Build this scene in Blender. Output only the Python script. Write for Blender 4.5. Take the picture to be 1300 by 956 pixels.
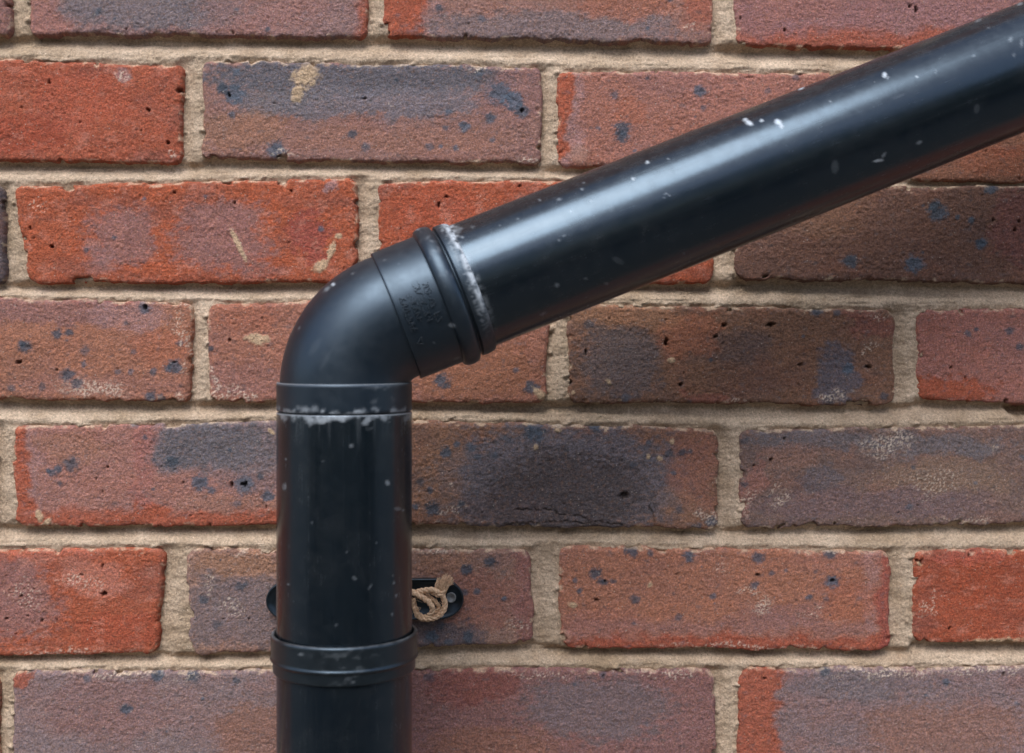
import bpy, math, random
import numpy as np

# ------------------------------------------------------------------ camera, world, light
for o in list(bpy.data.objects):
    bpy.data.objects.remove(o)
scene = bpy.context.scene
COL = scene.collection

FPX = 1600.0            # focal length in photograph pixels (photograph 1300 px wide)
CXP, CYP = 650.0, 433.0 # optical centre (the photo proper is 1300 x 867)
D = 0.774               # camera to wall, metres
YAW = math.radians(2.6) # wall recedes slightly to the right
FW = np.array([math.sin(YAW), math.cos(YAW), 0.0])
RT = np.array([math.cos(YAW), -math.sin(YAW), 0.0])
UP = np.array([0.0, 0.0, 1.0])
CAM = np.array([0.0, -D, 0.0])

cam_data = bpy.data.cameras.new("camera")
cam = bpy.data.objects.new("camera", cam_data)
COL.objects.link(cam)
cam.location = CAM
cam.rotation_euler = (math.radians(90), 0, -YAW)
cam_data.sensor_width = 36.0
cam_data.lens = 36.0 * FPX / 1300.0
cam_data.shift_y = -45.0 / 1300.0
cam_data.clip_start = 0.02
cam_data.clip_end = 3000
cam_data.dof.use_dof = True
cam_data.dof.focus_distance = D - 0.005
cam_data.dof.aperture_fstop = 9.0
scene.camera = cam

SUN_EL, SUN_AZ = math.radians(54), math.radians(-17)   # azimuth from straight out of the wall, minus = left
sd = np.array([math.sin(SUN_AZ) * math.cos(SUN_EL), -math.cos(SUN_AZ) * math.cos(SUN_EL), math.sin(SUN_EL)])
world = bpy.data.worlds.new("World")
scene.world = world
world.use_nodes = True
wn, wl = world.node_tree.nodes, world.node_tree.links
wn.clear()
sky = wn.new('ShaderNodeTexSky')
sky.sky_type = 'NISHITA'
sky.sun_disc = False
sky.sun_elevation = SUN_EL
sky.sun_rotation = math.atan2(sd[0], sd[1])
sky.dust_density = 2.5
sky.air_density = 1.0
sky.ozone_density = 1.0
bg = wn.new('ShaderNodeBackground')
bg.inputs['Strength'].default_value = 0.11
wo = wn.new('ShaderNodeOutputWorld')
wl.new(sky.outputs[0], bg.inputs[0])
wl.new(bg.outputs[0], wo.inputs[0])

from mathutils import Vector
sun_data = bpy.data.lights.new("sun", 'SUN')
sun_data.energy = 1.5
sun_data.angle = math.radians(40)
sun_data.color = (0.80, 0.91, 1.0)      # overcast skylight, a little cool
sun = bpy.data.objects.new("sun", sun_data)
COL.objects.link(sun)
sun.location = (-1, -2, 3)
sun.rotation_euler = Vector(-sd).to_track_quat('-Z', 'Y').to_euler()

vs = scene.view_settings
vs.view_transform = 'Standard'
vs.look = 'None'
vs.gamma = 1.0
vs.use_curve_mapping = False
vs.exposure = 0.95
scene.render.resolution_x, scene.render.resolution_y = 1024, 753

# ------------------------------------------------------------------ pixel helpers
def ray(px, py):
    return FW + RT * ((px - CXP) / FPX) + UP * ((CYP - py) / FPX)
def on_plane(px, py, y=0.0):
    d = ray(px, py)
    return CAM + d * ((y - CAM[1]) / d[1])
def at_depth(px, py, c):
    return CAM + ray(px, py) * c
def to_px(x, z, y=0.0):      # arrays on a plane y -> photograph pixels
    dx, dy = x - CAM[0], y - CAM[1]
    c = dx * FW[0] + dy * FW[1]
    r = dx * RT[0] + dy * RT[1]
    return CXP + FPX * r / c, CYP - FPX * z / c

# ------------------------------------------------------------------ noise
def _hash(ix, iy, seed):
    h = (ix.astype(np.int64) * 374761393 + iy.astype(np.int64) * 668265263 + seed * 974634777) & 0xffffffff
    h = ((h ^ (h >> 13)) * 1274126177) & 0xffffffff
    return (h ^ (h >> 16)) & 0xffffffff
_G = np.array([[math.cos(a), math.sin(a)] for a in np.linspace(0, 2 * math.pi, 33)[:32]])
def perlin(x, y, seed=0):
    ix, iy = np.floor(x), np.floor(y)
    fx, fy = x - ix, y - iy
    u = fx * fx * fx * (fx * (fx * 6 - 15) + 10)
    v = fy * fy * fy * (fy * (fy * 6 - 15) + 10)
    def g(a, b):
        gg = _G[_hash(ix + a, iy + b, seed) & 31]
        return gg[..., 0] * (fx - a) + gg[..., 1] * (fy - b)
    n0 = g(0, 0) * (1 - u) + g(1, 0) * u
    n1 = g(0, 1) * (1 - u) + g(1, 1) * u
    return (n0 * (1 - v) + n1 * v) * 1.5
def fbm(x, y, seed=0, octv=3, gain=0.5):
    s, a, t = 0, 1.0, 0
    for k in range(octv):
        s = s + a * perlin(x * 2 ** k, y * 2 ** k, seed + 17 * k)
        t += a
        a *= gain
    return s / t
def sst(a, b, x):
    t = np.clip((x - a) / (b - a), 0, 1)
    return t * t * (3 - 2 * t)

def lin(c):
    c = np.array(c, float) / 255
    return np.where(c <= 0.04045, c / 12.92, ((c + 0.055) / 1.055) ** 2.4) * np.array([1.20, 1.02, 0.90])

# ------------------------------------------------------------------ mesh helpers
def link(name, mesh, mat=None, parent=None, loc=(0, 0, 0)):
    o = bpy.data.objects.new(name, mesh)
    COL.objects.link(o)
    if mat is not None and mesh is not None and not mesh.materials:
        mesh.materials.append(mat)
    o.location = loc
    if parent is not None:
        o.parent = parent
    return o
def tag(o, label=None, cat=None, group=None, kind=None):
    if label: o['label'] = label
    if cat: o['category'] = cat
    if group: o['group'] = group
    if kind: o['kind'] = kind
    return o
def empty(name, loc):
    o = bpy.data.objects.new(name, None)
    o.empty_display_size = 0.05
    COL.objects.link(o)
    o.location = loc
    return o
def quads_mesh(name, V, F, smooth=True):
    me = bpy.data.meshes.new(name)
    V = np.ascontiguousarray(V, dtype=np.float32); F = np.ascontiguousarray(F, dtype=np.int32)
    n = F.shape[1]
    me.vertices.add(len(V)); me.vertices.foreach_set('co', V.ravel())
    me.loops.add(F.size); me.loops.foreach_set('vertex_index', F.ravel())
    me.polygons.add(len(F))
    me.polygons.foreach_set('loop_start', np.arange(0, F.size, n, dtype=np.int32))
    me.polygons.foreach_set('loop_total', np.full(len(F), n, dtype=np.int32))
    me.update(calc_edges=True)
    me.polygons.foreach_set('use_smooth', np.full(len(F), smooth))
    me.validate()
    return me
def set_col(me, C, name='Col'):
    a = me.attributes.new(name, 'FLOAT_COLOR', 'POINT')
    C4 = np.ones((len(me.vertices), 4), np.float32)
    C4[:, :C.shape[1]] = C
    a.data.foreach_set('color', C4.ravel())
def set_val(me, v, name):
    a = me.attributes.new(name, 'FLOAT', 'POINT')
    a.data.foreach_set('value', np.ascontiguousarray(v, np.float32))
def grid_faces(nx, nz):
    i = np.arange(nx - 1)[None, :] + np.arange(nz - 1)[:, None] * nx
    i = i.ravel()
    return np.stack([i, i + 1, i + 1 + nx, i + nx], 1)

# ------------------------------------------------------------------ materials
def new_mat(name):
    m = bpy.data.materials.new(name)
    m.use_nodes = True
    nt = m.node_tree
    return m, nt, nt.nodes['Principled BSDF']
def N(nt, t, **kw):
    n = nt.nodes.new(t)
    for k, v in kw.items():
        if k in n.inputs: n.inputs[k].default_value = v
        else: setattr(n, k, v)
    return n
def noise(nt, vec, scale, detail=3, rough=0.55):
    n = nt.nodes.new('ShaderNodeTexNoise')
    n.inputs['Scale'].default_value = scale
    n.inputs['Detail'].default_value = detail
    n.inputs['Roughness'].default_value = rough
    if vec is not None: nt.links.new(vec, n.inputs['Vector'])
    return n
def mapr(nt, src, a, b, c, d):
    n = nt.nodes.new('ShaderNodeMapRange')
    for k, v in zip(('From Min', 'From Max', 'To Min', 'To Max'), (a, b, c, d)):
        n.inputs[k].default_value = v
    nt.links.new(src, n.inputs['Value'])
    return n.outputs[0]
def math_n(nt, op, a, b):
    n = nt.nodes.new('ShaderNodeMath'); n.operation = op
    for i, s in enumerate((a, b)):
        if isinstance(s, (int, float)): n.inputs[i].default_value = s
        else: nt.links.new(s, n.inputs[i])
    return n.outputs[0]
def vmul(nt, col, fac):
    n = nt.nodes.new('ShaderNodeVectorMath'); n.operation = 'SCALE'
    nt.links.new(col, n.inputs[0]); nt.links.new(fac, n.inputs['Scale'])
    return n.outputs[0]
def mixc(nt, fac, a, b):
    n = nt.nodes.new('ShaderNodeMix'); n.data_type = 'RGBA'
    for s, sock in ((fac, n.inputs[0]), (a, n.inputs[6]), (b, n.inputs[7])):
        if isinstance(s, (int, float)): sock.default_value = s
        elif isinstance(s, (tuple, list)): sock.default_value = tuple(s) + ((1,) if len(s) == 3 else ())
        else: nt.links.new(s, sock)
    return n.outputs[2]
def bump(nt, h, strength, dist, prev=None):
    n = nt.nodes.new('ShaderNodeBump')
    n.inputs['Strength'].default_value = strength
    n.inputs['Distance'].default_value = dist
    nt.links.new(h, n.inputs['Height'])
    if prev is not None: nt.links.new(prev, n.inputs['Normal'])
    return n.outputs[0]

def brick_material():
    m, nt, b = new_mat('fired_clay')
    at = N(nt, 'ShaderNodeAttribute', attribute_name='Col')
    gl = N(nt, 'ShaderNodeAttribute', attribute_name='Gloss')
    co = N(nt, 'ShaderNodeTexCoord').outputs['Object']
    n1 = noise(nt, co, 850, 4, 0.7)
    n2 = noise(nt, co, 2300, 2, 0.6)
    f = math_n(nt, 'MULTIPLY', mapr(nt, n1.outputs[0], 0.3, 0.7, 0.62, 1.38), mapr(nt, n2.outputs[0], 0.3, 0.7, 0.78, 1.22))
    c = vmul(nt, at.outputs['Color'], f)
    # pale sand grains
    v = N(nt, 'ShaderNodeTexVoronoi'); v.inputs['Scale'].default_value = 420
    nt.links.new(co, v.inputs['Vector'])
    g1 = mapr(nt, v.outputs['Distance'], 0.12, 0.22, 1, 0)
    sep = N(nt, 'ShaderNodeSeparateColor'); nt.links.new(v.outputs['Color'], sep.inputs[0])
    g2 = mapr(nt, sep.outputs[0], 0.80, 0.84, 0, 0.55)
    c = mixc(nt, math_n(nt, 'MULTIPLY', g1, g2), c, (0.52, 0.42, 0.34))
    nt.links.new(c, b.inputs['Base Color'])
    nt.links.new(mapr(nt, gl.outputs['Fac'], 0, 1, 0.9, 0.45), b.inputs['Roughness'])
    b.inputs['Specular IOR Level'].default_value = 0.3
    h = math_n(nt, 'ADD', n1.outputs[0], math_n(nt, 'MULTIPLY', n2.outputs[0], 0.5))
    nt.links.new(bump(nt, h, 0.9, 0.0013), b.inputs['Normal'])
    return m
def mortar_material():
    m, nt, b = new_mat('lime_mortar')
    co = N(nt, 'ShaderNodeTexCoord').outputs['Object']
    n0 = noise(nt, co, 45, 3, 0.6)
    n1 = noise(nt, co, 700, 3, 0.7)
    n2 = noise(nt, co, 2000, 2, 0.6)
    c = mixc(nt, mapr(nt, n0.outputs[0], 0.3, 0.7, 0, 1), tuple(lin((160, 146, 128))), tuple(lin((192, 180, 163))))
    n3 = noise(nt, co, 17, 5, 0.65)
    c = mixc(nt, mapr(nt, n3.outputs[0], 0.48, 0.70, 0, .5), c, tuple(lin((132, 116, 90))))
    c = mixc(nt, mapr(nt, n3.outputs[0], 0.42, 0.28, 0, .6), c, tuple(lin((206, 194, 178))))
    f = math_n(nt, 'MULTIPLY', mapr(nt, n1.outputs[0], 0.3, 0.7, 0.66, 1.3), mapr(nt, n2.outputs[0], 0.3, 0.7, 0.86, 1.14))
    c = vmul(nt, c, f)
    v = N(nt, 'ShaderNodeTexVoronoi'); v.inputs['Scale'].default_value = 520
    nt.links.new(co, v.inputs['Vector'])
    g1 = mapr(nt, v.outputs['Distance'], 0.14, 0.24, 1, 0)
    sep = N(nt, 'ShaderNodeSeparateColor'); nt.links.new(v.outputs['Color'], sep.inputs[0])
    c = mixc(nt, math_n(nt, 'MULTIPLY', g1, mapr(nt, sep.outputs[0], 0.86, 0.9, 0, 0.8)), c, tuple(lin((95, 78, 62))))
    c = mixc(nt, math_n(nt, 'MULTIPLY', g1, mapr(nt, sep.outputs[1], 0.84, 0.88, 0, 0.6)), c, tuple(lin((225, 214, 198))))
    nt.links.new(c, b.inputs['Base Color'])
    b.inputs['Roughness'].default_value = 0.95
    b.inputs['Specular IOR Level'].default_value = 0.2
    h = math_n(nt, 'ADD', n1.outputs[0], math_n(nt, 'MULTIPLY', n2.outputs[0], 0.4))
    nt.links.new(bump(nt, h, 0.8, 0.0012), b.inputs['Normal'])
    return m
def plastic_material(name, base, r0, r1, dust=1.0):
    m, nt, b = new_mat(name)
    tc = N(nt, 'ShaderNodeTexCoord')
    co = tc.outputs['Object']
    at = N(nt, 'ShaderNodeAttribute', attribute_name='Deposit')
    big = noise(nt, co, 22, 4, 0.6)
    mid = noise(nt, co, 160, 4, 0.65)
    fine = noise(nt, co, 1300, 2, 0.6)
    # scattered pale specks
    v = N(nt, 'ShaderNodeTexVoronoi'); v.inputs['Scale'].default_value = 75
    nt.links.new(co, v.inputs['Vector'])
    sep = N(nt, 'ShaderNodeSeparateColor'); nt.links.new(v.outputs['Color'], sep.inputs[0])
    thr = mapr(nt, sep.outputs[0], 0.80, 1.0, 0.0, 0.06)
    sp = math_n(nt, 'LESS_THAN', v.outputs['Distance'], thr)
    sp = math_n(nt, 'MULTIPLY', sp, mapr(nt, sep.outputs[1], 0, 1, 0.04, 0.2))
    dustf = math_n(nt, 'MULTIPLY', mapr(nt, big.outputs[0], 0.42, 0.75, 0.03, 0.45), mapr(nt, mid.outputs[0], 0.35, 0.7, 0.2, 1.0))
    dustf = math_n(nt, 'MULTIPLY', dustf, dust)
    geo = N(nt, 'ShaderNodeNewGeometry')
    sx = N(nt, 'ShaderNodeSeparateXYZ'); nt.links.new(geo.outputs['Normal'], sx.inputs[0])
    settled = math_n(nt, 'MULTIPLY', mapr(nt, sx.outputs[2], 0.45, 1.0, 0, 0.75), mapr(nt, mid.outputs[0], 0.35, 0.65, 0.3, 1.0))
    dustf = math_n(nt, 'MAXIMUM', dustf, settled)
    uv = N(nt, 'ShaderNodeAttribute', attribute_name='Run')
    streak = noise(nt, uv.outputs['Vector'], 1.0, 4, 0.7)
    rub = mapr(nt, streak.outputs[0], 0.52, 0.72, 0, 1)
    dustf = math_n(nt, 'ADD', dustf, math_n(nt, 'MULTIPLY', rub, 0.13))
    c = mixc(nt, dustf, base, (0.036, 0.034, 0.032))
    c = mixc(nt, sp, c, (0.45, 0.45, 0.45))
    dep = math_n(nt, 'MULTIPLY', at.outputs['Fac'], mapr(nt, fine.outputs[0], 0.3, 0.7, 0.7, 1.1))
    c = mixc(nt, dep, c, (0.56, 0.58, 0.60))
    nt.links.new(c, b.inputs['Base Color'])
    r = math_n(nt, 'ADD', mapr(nt, mid.outputs[0], 0.3, 0.7, r0, r1), math_n(nt, 'MULTIPLY', dep, 0.35))
    r = math_n(nt, 'ADD', r, math_n(nt, 'MULTIPLY', rub, 0.05))
    r = math_n(nt, 'ADD', r, math_n(nt, 'MULTIPLY', dustf, 0.15))
    nt.links.new(r, b.inputs['Roughness'])
    b.inputs['IOR'].default_value = 1.5
    b.inputs['Specular IOR Level'].default_value = 0.85
    b.inputs['Specular Tint'].default_value = (0.66, 0.83, 1.0, 1)  # blue of the reflected sky put into the plastic's highlight colour
    h = math_n(nt, 'ADD', mid.outputs[0], math_n(nt, 'MULTIPLY', fine.outputs[0], 0.12))
    wav = noise(nt, co, 14, 2, 0.5)
    nt.links.new(bump(nt, h, 0.06, 0.0006, bump(nt, wav.outputs[0], 0.10, 0.004)), b.inputs['Normal'])
    return m
def simple_material(name, c0, c1, scale, rough, bs=0.3, bd=0.001):
    m, nt, b = new_mat(name)
    co = N(nt, 'ShaderNodeTexCoord').outputs['Object']
    n = noise(nt, co, scale, 4, 0.6)
    nt.links.new(mixc(nt, mapr(nt, n.outputs[0], 0.3, 0.7, 0, 1), c0, c1), b.inputs['Base Color'])
    b.inputs['Roughness'].default_value = rough
    nt.links.new(bump(nt, n.outputs[0], bs, bd), b.inputs['Normal'])
    return m

M_BRICK = brick_material()
M_MORTAR = mortar_material()
M_PIPE = plastic_material('black_plastic_pipe', (0.004, 0.0065, 0.009), 0.17, 0.24)
M_BEND = plastic_material('dull_black_plastic', (0.007, 0.011, 0.016), 0.34, 0.42)
M_CLIP = plastic_material('black_plastic_fixing', (0.008, 0.010, 0.011), 0.28, 0.40, 0.4)
M_TWINE = simple_material('jute_twine', tuple(lin((172, 144, 116))), tuple(lin((222, 200, 172))), 900, 0.9, 0.6, 0.0005)
M_STEEL = simple_material('zinc_screw', (0.14, 0.14, 0.135), (0.24, 0.23, 0.22), 500, 0.55)
M_GROUND = simple_material('dark_paving', (0.075, 0.07, 0.06), (0.13, 0.12, 0.105), 9, 0.9, 0.4, 0.004)
M_LEAF = simple_material('hedge_leaf', (0.012, 0.035, 0.010), (0.035, 0.075, 0.02), 6, 0.5)
M_TWIG = simple_material('hedge_twig', (0.02, 0.016, 0.012), (0.04, 0.03, 0.02), 20, 0.9)

# ------------------------------------------------------------------ setting: ground
GZ = -0.95
gm = quads_mesh('ground', [(-400, -400, GZ), (400, -400, GZ), (400, 400, GZ), (-400, 400, GZ)], np.array([[0, 1, 2, 3]]), False)
tag(link('ground', gm, M_GROUND), kind='structure')

# ------------------------------------------------------------------ the brick wall
P = dict(red=(180, 94, 68), dred=(152, 72, 58), org=(182, 108, 80), pur=(150, 114, 110), lil=(164, 134, 134),
         grey=(116, 117, 124), blue=(98, 108, 124), brn=(154, 112, 92), dbrn=(124, 94, 82), pink=(168, 120, 110),
         char=(90, 82, 86), mort=(190, 170, 142), wht=(222, 212, 198), iron=(74, 88, 108), pit_shade=(52, 44, 40), tan=(168, 128, 98))
def rc(c):
    c = np.array(P[c] if isinstance(c, str) else c, float)
    l = c @ np.array([.3, .59, .11])
    if c[0] > 2.2 * c[2]: c = c * .925
    elif 100 < l < 160: c = c * np.array([.955, .95, .965])
    return l + (c - l) * (.88 if c[0] > 2.2 * c[2] else .95)

# bricks of the view: quad = left-top, right-top, right-bottom, left-bottom in photograph pixels
# zones: ('e', cx, cy, rx, ry, colour, strength) soft ellipse, ('r', x0, x1, y0, y1, colour, strength, softness)
# spots: iron marks (x, y, r); pits: holes (x, y, r); smear: mortar lumps (x, y, rx, ry, angle); eff: salt bloom (x, y, rx, ry, density)
B = []
def brick(q, base, zones=(), spots=(), pits=(), smear=(), eff=(), lumps=(), cracks=(), nspot=6, npit=8, rough=1.0):
    B.append(dict(q=q, base=base, zones=zones, spots=spots, pits=pits, smear=smear, eff=eff, lumps=lumps, cracks=cracks,
                  nspot=nspot, npit=npit, rough=rough))
# row 1
brick([(-415, -82), (13, -82), (14, 46), (-415, 42)], 'dbrn', [('e', 0, 10, 60, 60, 'pur', .7)])
brick([(36, -85), (466, -80), (466, 47), (37, 42)], (150, 124, 122), [('e', 190, 5, 130, 34, 'grey', .75), ('e', 55, 10, 26, 60, 'pink', .7),
      ('r', 452, 480, -90, 60, 'red', .8, 10), ('e', 330, 0, 80, 50, 'pink', .35)], [(125, 15, 6), (146, 24, 3), (340, 37, 4), (300, 12, 3)], [(160, 37, 2.5), (275, 41, 2)], nspot=5)
brick([(486, -80), (907, -76), (906, 55), (488, 46)], (156, 122, 112), [('r', 470, 547, -90, 70, 'red', .97, 5), ('r', 548, 562, -90, 70, 'lil', .5, 8),
      ('e', 700, 36, 170, 22, 'grey', .6), ('e', 800, 5, 60, 20, 'org', .5), ('r', 872, 930, -90, 30, 'red', .6, 14)], [(557, 10, 6), (611, 24, 5), (850, -2, 6), (822, 36, 3)], [(595, 30, 2)], eff=[(884, 30, 10, 5, .3)], nspot=4)
brick([(932, -76), (1362, -72), (1362, 64), (933, 58)], (152, 114, 114), [('r', 900, 1400, 41, 80, 'red', .8, 8), ('e', 1010, 0, 60, 30, 'pink', .5), ('r', 920, 945, -80, 70, 'pink', .4, 10)],
      [], [(1163, 12, 5), (1155, 8, 3), (996, 38, 3), (940, 23, 2.5)], nspot=2)
# row 2
brick([(-192, 70), (234, 81), (229, 207), (-192, 200)], 'red', [('e', 150, 95, 12, 9, 'lil', .7), ('e', 90, 130, 60, 40, (194, 96, 70), .5), ('e', 20, 170, 60, 25, (170, 74, 52), .5)],
      [], [(62, 104, 3.5), (228, 115, 6), (188, 139, 4), (101, 155, 2.5), (213, 181, 4), (173, 165, 2)], eff=[(150, 96, 12, 8, .5), (222, 195, 8, 8, .4)], nspot=0, npit=14)
brick([(256, 75), (688, 85), (688, 208), (257, 201)], (150, 118, 110), [('e', 450, 98, 210, 26, (101, 104, 113), .95), ('e', 470, 130, 160, 22, (122, 122, 131), .85), ('e', 350, 130, 60, 20, 'grey', .7),
      ('e', 300, 165, 60, 25, 'tan', .4), ('e', 655, 120, 40, 40, 'pur', .6), ('e', 500, 178, 150, 18, (158, 118, 102), .6)],
      [(297, 120, 15), (283, 113, 8), (350, 190, 13), (300, 92, 6), (294, 146, 5), (634, 118, 17), (652, 128, 14), (662, 141, 10), (622, 150, 8), (590, 161, 8), (545, 186, 6), (447, 170, 7), (464, 186, 6), (578, 188, 5), (608, 93, 7), (658, 85, 5), (568, 142, 5), (565, 162, 4), (625, 178, 4)],
      [(291, 121, 4), (663, 140, 4), (463, 125, 3), (539, 80, 2)], [(388, 97, 20, 16, -.5), (378, 118, 9, 14, .3)], [(350, 195, 16, 5, .5), (600, 85, 16, 6, .45), (670, 200, 12, 7, .6), (506, 134, 5, 4, .5)], nspot=8)
brick([(705, 90), (1132, 92), (1132, 214), (708, 212)], (164, 116, 102), [('r', 690, 719, 60, 240, 'red', .95, 4), ('r', 720, 735, 60, 240, 'lil', .6, 6), ('e', 850, 100, 60, 20, 'pur', .5), ('e', 940, 120, 80, 30, 'pink', .4), ('e', 800, 140, 18, 20, 'org', .5)],
      [(790, 164, 11), (790, 174, 9), (780, 121, 6), (888, 116, 9), (893, 137, 4), (1010, 97, 6), (975, 115, 5), (822, 99, 3), (760, 163, 4)], [(868, 123, 2), (823, 99, 2)], lumps=[(735, 196, 15, 1.2)], nspot=6)
brick([(1152, 94), (1585, 98), (1585, 236), (1152, 229)], 'brn', [('e', 1270, 205, 60, 20, 'org', .5), ('e', 1290, 190, 30, 10, 'red', .3)], nspot=5)
# row 3
brick([(-436, 228), (5, 234), (5, 360), (-436, 358)], 'char', nspot=4)
brick([(16, 236), (454, 226), (452, 357), (36, 360)], (184, 94, 62), [('e', 152, 300, 46, 42, 'pur', .85), ('e', 285, 300, 66, 46, 'pur', .85), ('e', 395, 300, 28, 38, (160, 84, 74), .8), ('e', 120, 330, 20, 20, 'lil', .3), ('e', 330, 345, 30, 12, 'pur', .5), ('r', 25, 460, 352, 370, 'red', .7, 5), ('e', 423, 237, 10, 7, 'lil', .8)],
      [(146, 302, 4), (183, 252, 3), (261, 249, 3), (408, 291, 4), (110, 317, 4)], [(222, 245, 3), (353, 232, 4), (38, 290, 3.5), (66, 313, 4), (298, 258, 3), (370, 243, 2.5), (43, 302, 2)],
      [(421, 318, 5, 13, .3), (407, 338, 13, 8, -.5), (303, 310, 4, 26, -.45), (430, 300, 5, 4, 0)], [(46, 265, 10, 10, .25)], nspot=1, npit=14)
brick([(479, 230), (907, 228), (906, 359), (481, 360)], (180, 90, 60), [('e', 560, 280, 60, 40, (192, 94, 66), .5), ('e', 700, 310, 80, 40, 'dred', .4)], [], [(557, 259, 4), (660, 236, 3), (567, 250, 3)], nspot=0, npit=18)
brick([(934, 240), (1372, 234), (1372, 361), (934, 354)], (116, 89, 79), [('e', 1290, 290, 40, 50, (140, 92, 88), .6), ('e', 1050, 270, 70, 30, 'tan', .3), ('e', 1150, 300, 80, 40, 'dbrn', .5), ('e', 990, 320, 50, 25, 'dbrn', .6)],
      [(1190, 270, 13), (1186, 262, 8), (1160, 335, 13), (1080, 332, 10), (1245, 310, 8), (1232, 280, 5), (1258, 240, 9), (1246, 308, 5), (1214, 276, 4)], [(1288, 292, 4), (1260, 280, 3), (1293, 281, 3)], nspot=8)
# row 4
brick([(-196, 374), (244, 384), (241, 512), (-196, 502)], (166, 118, 96), [('e', 60, 390, 110, 22, 'pur', .8), ('e', 170, 398, 50, 20, 'lil', .6), ('e', 0, 470, 60, 30, 'brn', .5), ('e', 200, 440, 40, 30, 'org', .5), ('e', 150, 375, 80, 8, 'dred', .4), ('e', 120, 490, 120, 14, 'pur', .35)],
      [(184, 391, 9), (32, 440, 9), (28, 436, 6), (108, 445, 7), (222, 466, 11), (212, 468, 6), (73, 424, 7), (88, 422, 6), (86, 476, 10), (98, 486, 9), (150, 472, 5), (166, 472, 5), (170, 446, 4), (54, 491, 6), (192, 504, 9), (205, 505, 6), (106, 462, 5), (194, 472, 6), (228, 436, 5), (15, 493, 6)],
      [(184, 390, 5), (24, 460, 5), (222, 460, 3), (72, 470, 3)], eff=[(115, 492, 34, 12, .7), (236, 430, 7, 40, .35), (232, 505, 10, 8, .6), (232, 385, 14, 6, .6)], nspot=14)
brick([(265, 385), (697, 380), (693, 512), (264, 510)], (166, 118, 100), [('e', 310, 400, 40, 18, 'org', .4), ('e', 310, 480, 60, 22, 'pur', .5), ('e', 600, 470, 90, 40, (160, 112, 86), .7)],
      [(560, 483, 10), (568, 488, 6), (675, 492, 10), (267, 443, 5), (655, 470, 5)], [(291, 432, 4), (333, 404, 2)], [(327, 430, 16, 8, .1), (685, 500, 12, 6, .7)], [(272, 488, 9, 26, .6), (300, 500, 30, 8, .3), (320, 505, 14, 4, .6)], nspot=4)
brick([(718, 386), (1137, 394), (1134, 514), (720, 511)], (132, 102, 84), [('e', 790, 460, 60, 45, (104, 100, 104), .75), ('e', 930, 440, 60, 20, 'char', .5), ('e', 1060, 475, 34, 40, (96, 98, 112), .8), ('e', 870, 425, 40, 34, (168, 110, 84), .6), ('e', 800, 398, 70, 16, 'tan', .5), ('e', 960, 480, 60, 22, 'dbrn', .5), ('e', 1100, 410, 30, 20, (150, 96, 86), .6), ('e', 890, 505, 30, 8, (160, 100, 90), .5)],
      [(748, 411, 7), (1037, 393, 10), (1076, 468, 8), (1122, 503, 6), (1062, 397, 5), (795, 505, 7)], [(846, 434, 6), (908, 427, 4), (919, 413, 5), (978, 412, 6), (744, 447, 4), (864, 488, 4), (1016, 463, 4), (724, 485, 4), (864, 489, 3), (1102, 466, 5)],
      [(852, 457, 5, 4, 0), (773, 485, 3, 5, -.5), (728, 498, 3, 3, 0)], [(1060, 502, 22, 7, .6), (1115, 398, 20, 5, .4), (1110, 440, 14, 5, .4), (930, 508, 20, 3, .5)], nspot=6)
brick([(1164, 392), (1595, 396), (1595, 520), (1164, 508)], (166, 116, 106), [('e', 1195, 496, 66, 17, 'red', .95), ('e', 1290, 440, 40, 40, 'pur', .4), ('r', 1150, 1170, 380, 520, 'dred', .4, 6)],
      [(1228, 423, 5), (1281, 420, 6), (1240, 418, 3), (1296, 440, 6)], [(1208, 466, 4), (1278, 509, 5), (1226, 480, 2.5), (1170, 453, 3)], nspot=4)
# row 5
brick([(-440, 535), (-6, 538), (-6, 668), (-440, 668)], 'brn', nspot=4)
brick([(14, 541), (446, 533), (446, 667), (20, 668)], (164, 122, 112), [('r', 0, 36, 500, 700, 'red', .95, 6), ('r', 38, 48, 530, 650, 'lil', .5, 6), ('r', 10, 380, 650, 690, 'red', .9, 8), ('e', 180, 648, 22, 16, 'red', .95),
      ('r', 195, 470, 520, 600, (116, 116, 124), .75, 10), ('e', 270, 565, 80, 32, (102, 105, 113), .8), ('e', 330, 600, 60, 30, (120, 116, 122), .5), ('e', 300, 640, 90, 14, (158, 122, 108), .6), ('r', 165, 192, 530, 640, (168, 112, 106), .5, 8), ('e', 90, 570, 40, 20, 'tan', .3)],
      [(90, 589, 11), (74, 595, 6), (66, 600, 6), (62, 598, 4), (170, 538, 6), (184, 555, 4), (253, 613, 11), (268, 622, 6), (311, 615, 14), (218, 586, 8), (196, 584, 4), (301, 640, 6), (340, 630, 8), (76, 614, 4), (330, 605, 5)],
      [(310, 615, 6), (294, 616, 4), (136, 593, 3), (122, 608, 2.5), (130, 624, 2.5), (232, 613, 2.5), (205, 592, 2), (338, 643, 2.5)], [(50, 655, 5, 9, -.4), (60, 663, 9, 4, -.6), (345, 548, 3, 6, -.9)], nspot=6)
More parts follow.
